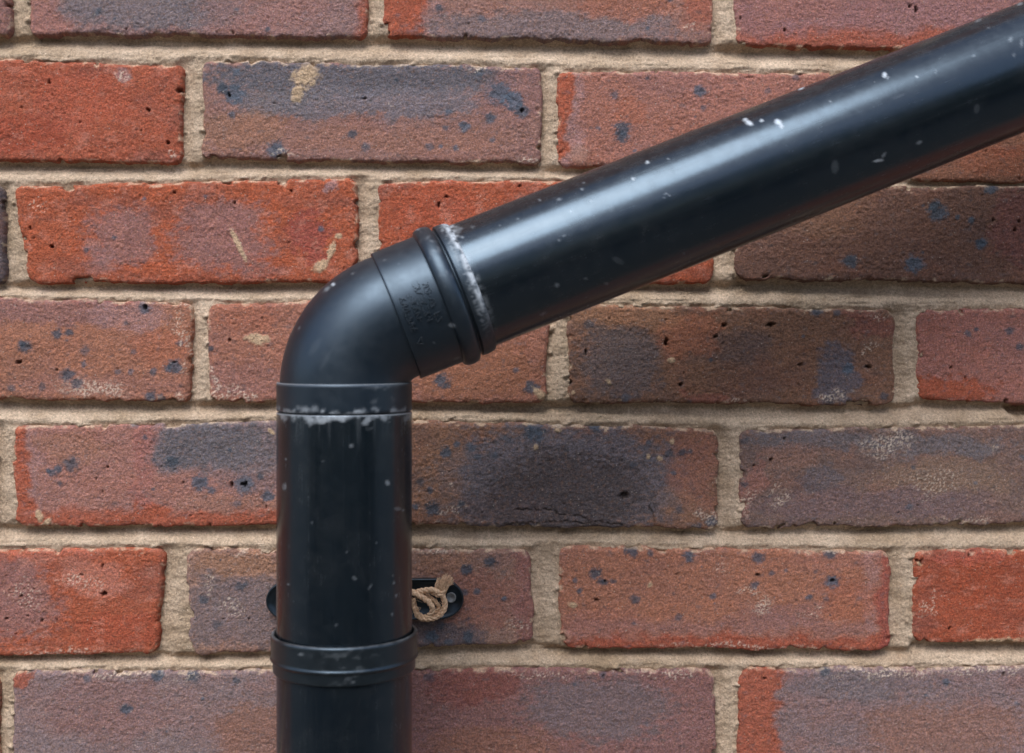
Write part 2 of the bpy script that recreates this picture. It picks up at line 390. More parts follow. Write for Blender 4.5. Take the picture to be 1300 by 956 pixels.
brick([(474, 533), (914, 544), (912, 672), (474, 666)], (139, 107, 89), [('e', 712, 612, 165, 74, (112, 114, 124), .88), ('e', 715, 636, 112, 62, (88, 82, 85), .92), ('e', 880, 600, 32, 50, (162, 114, 98), .6), ('e', 560, 600, 34, 60, 'tan', .35), ('e', 860, 640, 30, 20, 'tan', .3), ('e', 640, 645, 60, 20, (100, 90, 94), .5)],
      [(567, 575, 8), (598, 567, 7), (606, 580, 6), (580, 564, 5), (628, 578, 5), (534, 611, 6), (546, 622, 5), (549, 646, 10), (528, 643, 5), (585, 640, 6), (678, 548, 14), (708, 537, 9), (757, 540, 9), (787, 541, 6), (645, 557, 7), (866, 574, 6), (876, 573, 4), (804, 590, 5), (862, 647, 6), (903, 662, 9), (885, 668, 6), (855, 600, 4), (824, 562, 5), (850, 575, 6)],
      [(793, 629, 8), (716, 640, 2), (650, 640, 2)], [(708, 546, 6, 3, 0), (680, 568, 4, 5, 0), (853, 560, 3, 4, 0), (823, 580, 3, 5, 0), (837, 582, 4, 4, 0)], [(580, 650, 14, 7, .4), (895, 655, 14, 9, .5), (575, 668, 20, 3, .6), (575, 612, 6, 6, .3)],
      cracks=[[(655, 647), (690, 646), (705, 649), (718, 653), (735, 654), (748, 661), (770, 664), (790, 666)], [(824, 642), (829, 652), (831, 668)], [(640, 666), (700, 663), (750, 664)]], nspot=12)
brick([(937, 546), (1374, 538), (1374, 664), (942, 671)], (128, 109, 102), [('e', 1040, 558, 90, 14, 'grey', .7), ('e', 1200, 565, 90, 15, 'grey', .7), ('e', 1200, 605, 90, 24, (150, 128, 108), .5), ('e', 1110, 640, 150, 20, (126, 108, 112), .6), ('e', 1045, 610, 34, 14, 'blue', .4), ('e', 1000, 580, 40, 20, (158, 122, 108), .5), ('e', 955, 620, 14, 40, (166, 116, 106), .5)],
      [(1155, 644, 5), (945, 560, 6), (945, 615, 5), (1298, 580, 4)], [(996, 557, 3), (957, 591, 2.5), (979, 584, 4)], [], [(1125, 563, 26, 16, .5), (1003, 632, 10, 14, .5), (960, 640, 10, 24, .4), (985, 615, 12, 12, .25), (1180, 610, 60, 20, .12), (1268, 565, 5, 8, .7), (1230, 660, 60, 4, .3)], nspot=8)
# row 6
brick([(-222, 700), (208, 695), (200, 831), (-222, 833)], (182, 95, 66), [('e', 15, 760, 58, 56, 'pur', .85), ('e', 120, 735, 40, 22, (196, 134, 116), .6), ('e', 60, 705, 70, 8, (196, 120, 100), .5), ('e', 150, 800, 60, 22, (184, 86, 62), .5)],
      [], [(132, 754, 6), (130, 719, 3.5), (27, 757, 2.5), (8, 786, 3), (53, 788, 3), (103, 730, 3), (20, 805, 2)], [], [(110, 740, 26, 12, .3), (90, 828, 80, 5, .5), (30, 755, 30, 20, .15)], nspot=0, npit=14)
brick([(236, 696), (674, 698), (678, 818), (240, 832)], (150, 124, 112), [('e', 300, 775, 80, 50, (120, 114, 120), .7), ('e', 300, 715, 60, 14, 'tan', .5), ('e', 600, 760, 60, 40, (156, 110, 98), .7), ('r', 655, 690, 690, 830, (150, 100, 98), .6, 10), ('e', 560, 805, 50, 18, (92, 90, 100), .8), ('e', 560, 715, 40, 14, 'tan', .4)],
      [(593, 723, 8), (623, 713, 8), (606, 751, 5), (590, 752, 5), (548, 808, 9), (595, 808, 8), (570, 815, 6), (275, 793, 7), (258, 762, 7), (305, 745, 7), (640, 760, 4), (560, 795, 6)], [(283, 786, 2.5), (316, 786, 2.5)], [], [(262, 742, 10, 10, .25), (300, 775, 20, 10, .2), (655, 795, 20, 14, .25), (560, 697, 30, 4, .7), (325, 700, 25, 4, .6)], nspot=14)
brick([(708, 693), (1132, 700), (1130, 826), (712, 822)], (172, 122, 100), [('r', 690, 1150, 806, 840, (172, 82, 60), .8, 7), ('r', 720, 1110, 788, 804, 'pur', .7, 9), ('r', 1096, 1114, 690, 800, 'lil', .6, 10), ('r', 1116, 1150, 680, 840, (168, 84, 74), .8, 6), ('e', 760, 790, 50, 20, 'pink', .4), ('e', 1000, 780, 60, 18, 'pur', .6), ('e', 1080, 760, 40, 30, 'org', .5), ('e', 1060, 710, 50, 16, 'pink', .4)],
      [(802, 698, 10), (825, 702, 5), (756, 728, 9), (762, 738, 5), (768, 739, 5), (778, 738, 4), (806, 761, 7), (862, 784, 6), (1053, 702, 9), (1056, 738, 10), (962, 708, 9), (958, 742, 6), (980, 728, 4), (905, 757, 5), (1027, 758, 5), (875, 706, 8), (1035, 725, 4), (730, 737, 4), (998, 724, 3), (1049, 760, 4), (736, 750, 4)],
      [(768, 738, 3), (758, 762, 4), (1057, 737, 4), (962, 730, 4), (1011, 763, 2), (927, 770, 2)], [(727, 768, 7, 4, .2), (825, 742, 4, 4, 0)], [(970, 768, 16, 18, .6), (945, 750, 14, 8, .4), (1030, 780, 20, 8, .3), (920, 724, 16, 8, .25), (940, 820, 120, 3, .5), (1053, 698, 8, 3, .8)], lumps=[(719, 809, 8, 1.2)], nspot=14)
brick([(1160, 698), (1590, 696), (1590, 818), (1158, 816)], (178, 88, 60), [('e', 1290, 750, 80, 40, (172, 82, 54), .5), ('e', 1220, 705, 60, 8, (190, 104, 88), .5)], [], [(1165, 712, 4), (1170, 714, 4), (1206, 798, 3), (1230, 706, 3), (1180, 720, 2)], [(1168, 716, 4, 3, .5), (1255, 817, 48, 7, -.08)], [(1172, 770, 3, 14, .4), (1270, 708, 5, 4, .7), (1190, 753, 3, 3, .6), (1168, 760, 3, 30, .4)], nspot=0, npit=14)
# row 7
brick([(-436, 855), (-4, 855), (-4, 985), (-436, 985)], 'brn', nspot=4)
brick([(15, 852), (447, 850), (447, 983), (15, 985)], (140, 126, 128), [('e', 22, 858, 10, 10, 'red', .8), ('e', 140, 900, 80, 40, 'pur', .5), ('e', 340, 930, 70, 40, 'brn', .6)], [(200, 857, 9), (245, 858, 8), (110, 862, 6), (300, 864, 5), (160, 900, 8)], eff=[(150, 856, 60, 5, .4), (260, 856, 30, 5, .4)], nspot=14)
brick([(470, 850), (908, 849), (908, 983), (470, 985)], (142, 108, 106), [('e', 600, 870, 60, 25, 'dred', .4), ('e', 760, 900, 100, 40, 'grey', .6), ('e', 620, 950, 80, 30, 'brn', .6)], [(765, 857, 5), (545, 860, 7)], [(766, 857, 3)], eff=[(690, 856, 60, 5, .4), (840, 853, 50, 5, .4)], nspot=10)
brick([(936, 849), (1374, 846), (1374, 980), (936, 983)], (138, 122, 124), [('r', 920, 989, 840, 990, (180, 96, 70), .9, 6), ('e', 1100, 870, 100, 20, 'grey', .5), ('e', 1200, 930, 100, 40, 'brn', .5)], [(1048, 853, 9), (1200, 866, 5)], [(1274, 857, 4), (971, 861, 3)], eff=[(1120, 853, 70, 6, .5), (1240, 850, 60, 5, .4)], nspot=10)

MM = 1e-3
PXMM = D / FPX * 1000       # mm on the wall per photograph pixel

def quad_dists(q, X, Z):
    """signed distance (mm, + outside) to the four sides: top, right, bottom, left"""
    pts = [on_plane(*p) for p in q]
    c = sum(pts) / 4
    out = []
    for a, b in ((0, 1), (1, 2), (2, 3), (3, 0)):
        p, r = pts[a], pts[b]
        t = np.array([r[0] - p[0], r[2] - p[2]]); t /= np.linalg.norm(t)
        n = np.array([t[1], -t[0]])
        if n @ np.array([c[0] - p[0], c[2] - p[2]]) > 0: n = -n
        out.append(((X - p[0]) * n[0] + (Z - p[2]) * n[1]) * 1000)
    return out
def quad_sdf(q, X, Z, seed):
    e = quad_dists(q, X, Z)
    r = 4.5 + (seed * 7919 % 100) / 100 * 5.5  # corner radius, mm
    ax = np.maximum(e[1], e[3]) + r
    az = np.maximum(e[0], e[2]) + r
    s = np.minimum(np.maximum(ax, az), 0) + np.hypot(np.maximum(ax, 0), np.maximum(az, 0)) - r
    x, z = X * 1000, Z * 1000
    s = s + 1.9 * fbm(x / 26, z / 26, seed, 2) + 0.9 * fbm(x / 7.5, z / 7.5, seed + 5, 2) + 0.32 * fbm(x / 2.2, z / 2.2, seed + 9, 2)
    # occasional chips out of the arris
    ch = fbm(x / 11, z / 11, seed + 21, 2)
    s = s + 2.6 * sst(0.28, 0.55, ch)
    return s, e

wall = empty('brick_wall', (0, 0, GZ))
tag(wall, 'weathered wall of mixed red, purple and grey bricks with pale sandy mortar', 'wall')

def sp_st(g): return g.uniform(.65, 1.0)
STEP = 0.64e-3
rng = np.random.default_rng(7)
def build_brick(k, b):
    q = b['q']; seed = 100 + 37 * k
    pts = np.array([on_plane(*p) for p in q])
    x0, x1 = pts[:, 0].min() - 2.5 * MM, pts[:, 0].max() + 2.5 * MM
    z0, z1 = pts[:, 2].min() - 2.5 * MM, pts[:, 2].max() + 2.5 * MM
    # far-out-of-frame halves are meshed coarser
    xs_l = on_plane(-40, 433)[0]; xs_r = on_plane(1340, 433)[0]
    def axis(a, c, lo, hi):
        t = [a]
        while t[-1] < c:
            st = STEP if lo <= t[-1] <= hi else STEP * 4
            t.append(t[-1] + st)
        return np.array(t)
    zb = on_plane(650, 960)[2]; zt = on_plane(650, -5)[2]
    xs, zs = axis(x0, x1, xs_l, xs_r), axis(z0, z1, zb, zt)
    X, Z = np.meshgrid(xs, zs)
    s, e = quad_sdf(q, X, Z, seed)
    d = -s
    x, z = X * 1000, Z * 1000
    PX, PY = to_px(X, Z)
    r_ = b['rough']
    r_ = r_ * (.45 + .75 * sst(-.45, .45, fbm(x / 26, z / 18, seed + 7, 2)))
    h = 0.7 * fbm(x / 48, z / 30, seed + 1, 2) + 0.40 * fbm(x / 8, z / 6.5, seed + 2, 3) + r_ * 0.42 * fbm(x / 3.0 + 0.2 * z, z / 2.7, seed + 3, 2) + r_ * 0.46 * fbm(x / 1.65, z / 1.55, seed + 4, 2)
    h = h + rng.uniform(-0.4, 0.6) + (x - x.mean()) * rng.uniform(-.004, .004)
    # rounded arris and steep side
    t = np.clip(d / 3.2, 0, 1)
    h = h - np.where(e[2] > -5, 1.1, 2.0) * (1 - t) ** 2.4
    h = np.where(d < 0, -2.2 + np.maximum(d * 9, -12), h)
    # ---- colour
    wx = PX + 18 * fbm(x / 16, z / 12, seed + 31, 3) + 22 * fbm(x / 45, z / 30, seed + 35, 2); wy = PY + 13 * fbm(x / 16, z / 12, seed + 32, 3) + 8 * fbm(x / 45, z / 30, seed + 36, 2)
    wx = wx + 4 * fbm(x / 3, z / 3, seed + 33, 2); wy = wy + 4 * fbm(x / 3, z / 3, seed + 34, 2)
    C = np.empty(X.shape + (3,)); C[:] = lin(rc(b['base']))
    def put(w, col):
        nonlocal C
        w = np.clip(w, 0, 1)[..., None]
        C = C * (1 - w) + lin(rc(col)) * w
    # slow hue drift
    put(0.16 * sst(-.1, .5, fbm(x / 30, z / 20, seed + 41, 3)), 'org')
    put(0.30 * sst(-.1, .5, fbm(x / 34, z / 18, seed + 42, 3)), 'pur' if np.mean(rc(b['base'])) > 110 else 'char')
    mott = fbm(x / 5, z / 3.2, seed + 48, 3)
    for zn in b['zones']:
        if zn[0] == 'e':
            _, cx, cy, rx, ry, col, st = zn
            rr = (np.abs((wx - cx) / rx) ** 2.6 + np.abs((wy - cy) / ry) ** 2.6) ** (1 / 2.6) + 0.38 * mott + .12 * fbm(x / 1.6, z / 1.4, seed + 37, 2)
            put(st * (1 - sst(0.72, 1.16, rr)), col)
        else:
            _, a0, a1, b0, b1, col, st, sf = zn
            sf = sf * 1.9
            w = sst(a0 - sf / 2, a0 + sf / 2, wx) * (1 - sst(a1 - sf / 2, a1 + sf / 2, wx)) * sst(b0 - sf / 2, b0 + sf / 2, wy) * (1 - sst(b1 - sf / 2, b1 + sf / 2, wy))
            put(st * w, col)
    # mottling and grain
    C *= (1 + 0.22 * mott + 0.20 * fbm(x / 2.0, z / 1.5, seed + 44, 2))[..., None]
    put(0.26 * sst(.15, .6, fbm(x / 2.4, z / 2.0, seed + 45, 2)), 'tan')
    put(0.35 * sst(.2, .6, fbm(x / 3.2, z / 2.4, seed + 46, 2)), 'dbrn')
    sp1 = rng.normal(size=X.shape)[..., None]; sp2 = rng.normal(size=X.shape)[..., None]
    C = C * (1 + .10 * sp1) * (1 + .05 * sp2 * np.array([1, .1, -1.2]))
    G = np.zeros(X.shape)
    # iron spots
    spots = list(b['spots'])
    qx0, qx1 = min(p[0] for p in q) + 14, max(p[0] for p in q) - 14
    qy0, qy1 = max(q[0][1], q[1][1]) + 8, min(q[2][1], q[3][1]) - 8
    for _ in range(b['nspot'] // 2):
        spots.append((rng.uniform(qx0, qx1), rng.uniform(qy0, qy1), 1.2 + 2.6 * rng.random() ** 2))
    sn1 = fbm(x / 3.4, z / 3.0, seed + 51, 3); sn2 = fbm(x / 1.3, z / 1.2, seed + 53, 2)
    put(.42 * sst(.22, .6, fbm(x / 5.5, z / 3.6, seed + 54, 3)) * (b['nspot'] > 3), (92, 98, 108))
    for (sx, sy, sr) in spots:
        rr = np.hypot(PX - sx, (PY - sy) * 1.12) / sr + 0.6 * sn1 + 0.35 * sn2
        w = (1 - sst(0.5, 1.25, rr)) * sp_st(rng)
        if w.max() <= 0: continue
        tn = rng.uniform(.85, 1.15)
        if sr > 7.5: w = np.clip(w * 1.4, 0, 1)
        put(0.84 * w, (72 * tn, 88 * tn, 106 * tn))
        put(0.35 * w * sst(0.0, .5, sn1), (38, 42, 50))
        G = np.maximum(G, w * 0.8)
        h = h + w * (0.10 * sr / 8 + 0.25 * fbm(x / 1.7, z / 1.7, seed + 52, 2)) - 0.35 * w * (1 - sst(.2, .7, rr)) * (sr > 7)
    # salt bloom
    en = fbm(x / 1.9, z / 1.6, seed + 61, 2)
    mn0 = fbm(x / 4.5, z / 3.6, seed + 65, 2)
    for (sx, sy, rx, ry, dn) in b['eff']:
        rr = np.hypot((wx - sx) / rx, (wy - sy) / ry)
        w = (1 - sst(.3, 1.2, rr + .4 * mn0)) * sst(.34 - dn * .75, .62 - dn * .6, en + .8 * fbm(x / 1.2, z / 1.1, seed + 64, 1))
        put(.62 * w, 'wht'); h = h + .12 * w
    # light lime fringe at the arris
    topb = .22 * (e[0] > -4) - .08
    fr = sst(0, .55, np.clip(1 - d / (1.5 + 2.0 * sst(-.2, .5, mott)), 0, 1)) * sst(0, .4, fbm(x / 9, z / 6, seed + 62, 3) + topb + .15 * en)
    put(.62 * fr, (208, 192, 168))
    if rc(b['base'])[0] > 1.7 * rc(b['base'])[2]:
        put(.40 * sst(.1, .55, fbm(x / 11, z / 8, seed + 63, 3) + .4 * en), (198, 142, 124))
    # mortar smears
    mn = fbm(x / 3.6, z / 3.6, seed + 71, 3)
    for (sx, sy, rx, ry, an) in b['smear']:
        dx, dy = PX - sx, PY - sy
        ca, sa = math.cos(an), math.sin(an)
        rr = np.hypot((dx * ca + dy * sa) / rx, (-dx * sa + dy * ca) / ry) + .5 * mn
        w = 1 - sst(.55, 1.12, rr + .18 * en)
        put(.92 * w, 'mort'); h = h + .45 * w + w * .4 * en
        C = C * (1 - (.18 * w * en)[..., None])
    for (sx, sy, sr, up) in b['lumps']:
        rr = np.hypot(PX - sx, PY - sy) / sr + .15 * mn
        w = 1 - sst(.5, 1.1, rr); h = h + up * np.sqrt(np.clip(1 - rr * rr * .8, 0, 1)); put(.6 * w, (168, 136, 122))
    # pits and cracks: cut in, with the shade inside also painted as dark colour
    pits = list(b['pits'])
    for _ in range(b['npit']):
        pits.append((rng.uniform(qx0, qx1), rng.uniform(qy0, qy1), 0.7 + 1.3 * rng.random() ** 3))
    for (sx, sy, sr) in pits:
        a_ = rng.uniform(.7, 1.5)
        rr = np.hypot((PX - sx) * a_, (PY - sy) / a_) / max(sr * .68, 1.3) + .7 * en
        w = 1 - sst(.45, 1.1, rr)
        h = h - w * min(4.0, .6 * sr + .5); put(.5 * w * (sr > 2), 'pit_shade')
    for path in b['cracks']:
        dm = np.full(X.shape, 1e9)
        jx = 5.0 * fbm(x / 4.5, z / 4.5, seed + 81, 3)
        for (ax_, ay_), (bx_, by_) in zip(path[:-1], path[1:]):
            vx, vy = bx_ - ax_, by_ - ay_
            tt = np.clip(((PX - ax_) * vx + (PY + jx - ay_) * vy) / (vx * vx + vy * vy), 0, 1)
            dm = np.minimum(dm, np.hypot(PX - ax_ - tt * vx, PY + jx - ay_ - tt * vy))
        w = (1 - sst(.3, 1.5, dm)) * sst(-.45, .1, mn + .3 * en)
        h = h - 1.3 * w; put(.5 * w, 'pit_shade')
    C = np.clip(C, 0.004, .8)
    cx, cz = (x0 + x1) / 2, (z0 + z1) / 2
    V = np.stack([(X - cx).ravel(), (-h * MM).ravel(), (Z - cz).ravel()], 1)
    F = grid_faces(len(xs), len(zs))
    dd = d.ravel()
    keep = (dd[F] > -1.6).any(1)
    F = F[keep]
    used = np.zeros(len(V), bool); used[F.ravel()] = True
    idx = np.cumsum(used) - 1
    me = quads_mesh('brick', V[used], idx[F])
    set_col(me, C.reshape(-1, 3)[used]); set_val(me, G.ravel()[used], 'Gloss')
    link('brick', me, M_BRICK, wall, (cx, 0, cz - GZ))
for k, b in enumerate(B):
    build_brick(k, b)

# ---- mortar of the view: one height field, weather-struck (deep under the brick above, flush on the brick below)
mx0, mz1, mx1, mz0 = on_plane(-60, 0)[0], on_plane(650, -100)[2], on_plane(1365, 0)[0], on_plane(650, 1004)[2]
ms = 0.8e-3
xs = np.arange(mx0, mx1, ms); zs = np.arange(mz0, mz1, ms)
X, Z = np.meshgrid(xs, zs)
S = np.full(X.shape, 1e3); DU = np.full(X.shape, 12.); DN_ = np.full(X.shape, 12.); DL = np.full(X.shape, 14.); DR = np.full(X.shape, 14.); RI = np.full(X.shape, -20.)
for k, b in enumerate(B):
    pb = np.array([on_plane(*p) for p in b['q']])
    i0, i1 = np.searchsorted(xs, [pb[:, 0].min() - .018, pb[:, 0].max() + .018])
    j0, j1 = np.searchsorted(zs, [pb[:, 2].min() - .018, pb[:, 2].max() + .018])
    if i1 <= i0 or j1 <= j0: continue
    W = (slice(j0, j1), slice(i0, i1))
    s, e = quad_sdf(b['q'], X[W], Z[W], 100 + 37 * k)
    S[W] = np.minimum(S[W], s)
    inx = (e[1] < 9) & (e[3] < 9)
    near = (e[1] < 14) & (e[3] < 14)
    RI[W] = np.where(near, np.maximum(RI[W], -np.maximum(e[0], e[2])), RI[W])
    inz = (e[0] < 4) & (e[2] < 4)
    DU[W] = np.where(inx & (e[2] > -6), np.minimum(DU[W], np.maximum(e[2], 0)), DU[W])
    DN_[W] = np.where(inx & (e[0] > -6), np.minimum(DN_[W], np.maximum(e[0], 0)), DN_[W])
    DL[W] = np.where(inz & (e[1] > -6), np.minimum(DL[W], np.maximum(e[1], 0)), DL[W])
    DR[W] = np.where(inz & (e[3] > -6), np.minimum(DR[W], np.maximum(e[3], 0)), DR[W])
x, z = X * 1000, Z * 1000
tb = np.where(RI > 0, .5, DU / (DU + DN_ + .01))
hb = -9.0 + 7.8 * sst(0.10, .85, tb + .10 * fbm(x / 30, z / 8, 901, 2))
tp = DL / (DL + DR + .01)
hp = -5.6 + 3.8 * sst(0.02, .75, tp + .15 * fbm(x / 8, z / 20, 902, 2))
perp = sst(-3.5, 3.5, RI + 1.5 * fbm(x / 6, z / 6, 903, 2))
h = hb * (1 - perp) + hp * perp
def blur(a, n):
    k = 2 * n + 1
    p = np.pad(a, n, mode='edge')
    c = np.cumsum(np.pad(p, ((1, 0), (0, 0))), 0); p = (c[k:] - c[:-k]) / k
    c = np.cumsum(np.pad(p, ((0, 0), (1, 0))), 1); return (c[:, k:] - c[:, :-k]) / k
h = blur(h, 2)
h = h + .9 * fbm(x / 24, z / 9, 911, 2) + .6 * fbm(x / 7, z / 3.5, 912, 3) + .50 * fbm(x / 2.6, z / 2.0, 913, 2) + .3 * fbm(x / 1.6, z / 1.5, 914, 1)
# trowel lines along the beds
h = h - .9 * (1 - perp) * sst(.25, .55, fbm(x / 40, z / 1.6, 915, 2)) 
# ragged bits of mortar left over the arrises
h = h + 2.6 * sst(.2, .6, fbm(x / 11, z / 6, 916, 3)) * (1 - sst(1.5, 4.0, S))
h = np.minimum(h, .4)
MPX, MPY = to_px(X, Z)
h = h - 7 * (1 - sst(.5, 1.1, np.hypot((MPX - 1303) / 22, (MPY - 522) / 12) + .4 * fbm(x / 5, z / 5, 921, 2)))   # gap where mortar has fallen out
h = np.where(S < -.8, h - (-.8 - S) * 2.2, h)
V = np.stack([X.ravel(), (-h * MM).ravel(), (Z - GZ).ravel()], 1)
F = grid_faces(len(xs), len(zs))
keep = (S.ravel()[F] > -3.5).any(1); F = F[keep]
used = np.zeros(len(V), bool); used[F.ravel()] = True
idx = np.cumsum(used) - 1
link('mortar', quads_mesh('mortar', V[used], idx[F]), M_MORTAR, wall)

# ---- rest of the wall out of the frame: mortar slab with a hole for the view, and cheap bricks
WX, WZ1 = 1.15, 0.76
def slab(rects, yf, yb):
    V, F = [], []
    for (a, c, b0, b1) in rects:
        n = len(V)
        for y in (yf, yb):
            V += [(a, y, b0 - GZ), (c, y, b0 - GZ), (c, y, b1 - GZ), (a, y, b1 - GZ)]
        F += [(n, n + 1, n + 2, n + 3), (n + 5, n + 4, n + 7, n + 6), (n + 4, n, n + 3, n + 7), (n + 1, n + 5, n + 6, n + 2), (n + 3, n + 2, n + 6, n + 7), (n + 4, n + 5, n + 1, n)]
    return quads_mesh('mortar', V, np.array(F), False)
ix0, ix1, iz0, iz1 = xs[0], xs[-1], zs[0], zs[-1]
link('mortar', slab([(-WX, ix0, GZ, WZ1), (ix1, WX, GZ, WZ1), (ix0, ix1, GZ, iz0), (ix0, ix1, iz1, WZ1)], .0045, .11), M_MORTAR, wall)
link('wall_core', slab([(ix0, ix1, iz0, iz1)], .020, .108), M_MORTAR, wall)

def cheap_brick(seed, w, hgt):
    nx, nz = 44, 16
    u = np.concatenate([[0], np.linspace(.004, .996, nx - 2), [1]]); v = np.concatenate([[0], np.linspace(.012, .988, nz - 2), [1]])
    U, Vv = np.meshgrid(u, v)
    X, Z = (U - .5) * w, (Vv - .5) * hgt
    x, z = X * 1000 + seed * 50, Z * 1000
    X = X + 1e-3 * .7 * fbm(x / 9, z / 9, seed); Z = Z + 1e-3 * .7 * fbm(x / 9, z / 9, seed + 1)
    h = .6 * fbm(x / 40, z / 25, seed + 2, 2) + .3 * fbm(x / 9, z / 6, seed + 3, 2)
    edge = (U == 0) | (U == 1) | (Vv == 0) | (Vv == 1)
    h = np.where(edge, -9, h)
    bases = ['red', 'brn', 'pur', 'grey', 'pink', 'dbrn', 'org', (150, 122, 112)]
    C = np.empty(X.shape + (3,)); C[:] = lin(rc(bases[seed % 8]))
    for k2, c2 in enumerate(('grey', 'red', 'pur')):
        w2 = (.8 * sst(.05, .35, fbm(x / 60, z / 35, seed + 9 + k2, 3)))[..., None]
        C = C * (1 - w2) + lin(rc(c2)) * w2
    C *= (1 + .3 * fbm(x / 6, z / 5, seed + 20, 2))[..., None]
    me = quads_mesh('brick', np.stack([X.ravel(), (-h * MM).ravel(), Z.ravel()], 1), grid_faces(nx, nz))
    set_col(me, np.clip(C.reshape(-1, 3), .005, .8)); set_val(me, np.zeros(nx * nz), 'Gloss')
    return me
pitch = on_plane(939, 433)[0] - on_plane(487, 433)[0]
PZ = 0.075
row_top = {r: on_plane(650, y)[2] for r, y in zip(range(1, 8), (-79, 78, 230, 384, 537, 696, 850))}
variants = [cheap_brick(i * 3 + (i % 5), pitch - .0115, .0645) for i in range(14)]
boxes = [(min(p[0] for p in [tuple(on_plane(*c)) for c in b['q']]), max(p[0] for p in [tuple(on_plane(*c)) for c in b['q']])) for b in B]
rowof = [round((np.mean([c[1] for c in b['q']]) + 79 - 62) / 155) + 1 for b in B]
prng = random.Random(3)
for r in range(-4, 15):
    zt = row_top[r] if r in row_top else (row_top[1] + (1 - r) * PZ if r < 1 else row_top[7] - (r - 7) * PZ)
    zc = zt - .032
    if zc - .034 < GZ or zc + .034 > WZ1: continue
    ph = on_plane(487 if r % 2 else 257, 433)[0] - .005
    n0 = int(math.floor((-WX - ph) / pitch))
    for i in range(n0, n0 + 12):
        a = ph + i * pitch; c = a + pitch
        if a < -WX + .0 or c > WX: continue
        if r in row_top and any(rw == r and min(c, bx[1]) - max(a, bx[0]) > .03 for rw, bx in zip(rowof, boxes)): continue
        o = link('brick', prng.choice(variants), M_BRICK, wall, ((a + c) / 2, -.0002 * prng.random(), zc - GZ))
        if prng.random() < .5: o.rotation_euler = (0, math.pi, 0)

# ------------------------------------------------------------------ downpipe
def frames(path):
    path = np.asarray(path, float)
    T = np.gradient(path, axis=0); T /= np.linalg.norm(T, axis=1)[:, None]
    n = np.cross(T[0], [0.3, -1, 0.1]); n /= np.linalg.norm(n)
    Ns = []
    for t in T:
        n = n - t * (n @ t); n /= np.linalg.norm(n); Ns.append(n.copy())
    Ns = np.array(Ns); return T, Ns, np.cross(T, Ns)
def sweep(name, path, radii, segs, origin, caps=False):
    path = np.asarray(path, float); radii = np.asarray(radii, float)
    T, N1, N2 = frames(path)
    a = np.linspace(0, 2 * math.pi, segs, endpoint=False)
    V = path[:, None, :] + radii[:, None, None] * (np.cos(a)[None, :, None] * N1[:, None, :] + np.sin(a)[None, :, None] * N2[:, None, :])
    n = len(path)
    i = np.arange(n - 1)[:, None] * segs; j = np.arange(segs)[None, :]; j2 = (j + 1) % segs
    F = np.stack([i + j, i + j2, i + segs + j2, i + segs + j], -1).reshape(-1, 4)
    Vw = V.reshape(-1, 3)
    me = quads_mesh(name, Vw - np.asarray(origin), F)
    return me, Vw
def lathe(name, base, axis, prof, segs, origin):
    """prof: list of (s, r) along axis from base; a repeated s makes a step"""
    base = np.asarray(base, float); axis = np.asarray(axis, float) / np.linalg.norm(axis)
    n1 = np.cross(axis, [0.3, -1, 0.1]); n1 /= np.linalg.norm(n1); n2 = np.cross(axis, n1)
    a = np.linspace(0, 2 * math.pi, segs, endpoint=False)
    ring = np.cos(a)[:, None] * n1 + np.sin(a)[:, None] * n2
    V = np.array([base + axis * s + ring * r for s, r in prof])
    n = len(prof)
    i = np.arange(n - 1)[:, None] * segs; j = np.arange(segs)[None, :]; j2 = (j + 1) % segs
    F = np.stack([i + j, i + j2, i + segs + j2, i + segs + j], -1).reshape(-1, 4)
    Vw = V.reshape(-1, 3)
    return quads_mesh(name, Vw - np.asarray(origin), F), Vw
def dense(prof, step):
    out = []
    for (s0, r0), (s1, r1) in zip(prof[:-1], prof[1:]):
        m = max(1, int(math.ceil(math.hypot(s1 - s0, r1 - r0) / step)))
        for k in range(m): out.append((s0 + (s1 - s0) * k / m, r0 + (r1 - r0) * k / m))
    out.append(prof[-1]); return out
def crisp(prof, e=0.00025):
    """bevel the corners of a profile by doubling points so smooth shading keeps the steps"""
    out = [prof[0]]
    for p0, p1, p2 in zip(prof[:-2], prof[1:-1], prof[2:]):
        a = np.array(p0) - p1; b = np.array(p2) - p1
        la, lb = np.linalg.norm(a), np.linalg.norm(b)
        out.append(tuple(np.array(p1) + a / la * min(e, la * .4))); out.append(tuple(np.array(p1) + b / lb * min(e, lb * .4)))
    out.append(prof[-1]); return out

CD = 0.660                                     # depth of the upright pipe's axis along the view
def zpx(py, c=CD): return (CYP - py) / FPX * c
AX = at_depth(437.5, 433, CD)                  # upright axis
PXR = CD / FPX                                 # metres per pixel at the axis
R_UP = 85.3 * PXR
axis_xy = np.array([AX[0], AX[1]])
S1 = at_depth(700, 323.0, 0.657); S2 = at_depth(1300, 84.5, 0.688)
SD = (S2 - S1) / np.linalg.norm(S2 - S1)
R_SL = 0.0341

root = empty('downpipe', (AX[0], AX[1], GZ))
tag(root, 'black plastic downpipe with elbow, upright lower length and sloping upper length', 'downpipe')
RO = np.array([AX[0], AX[1], GZ])

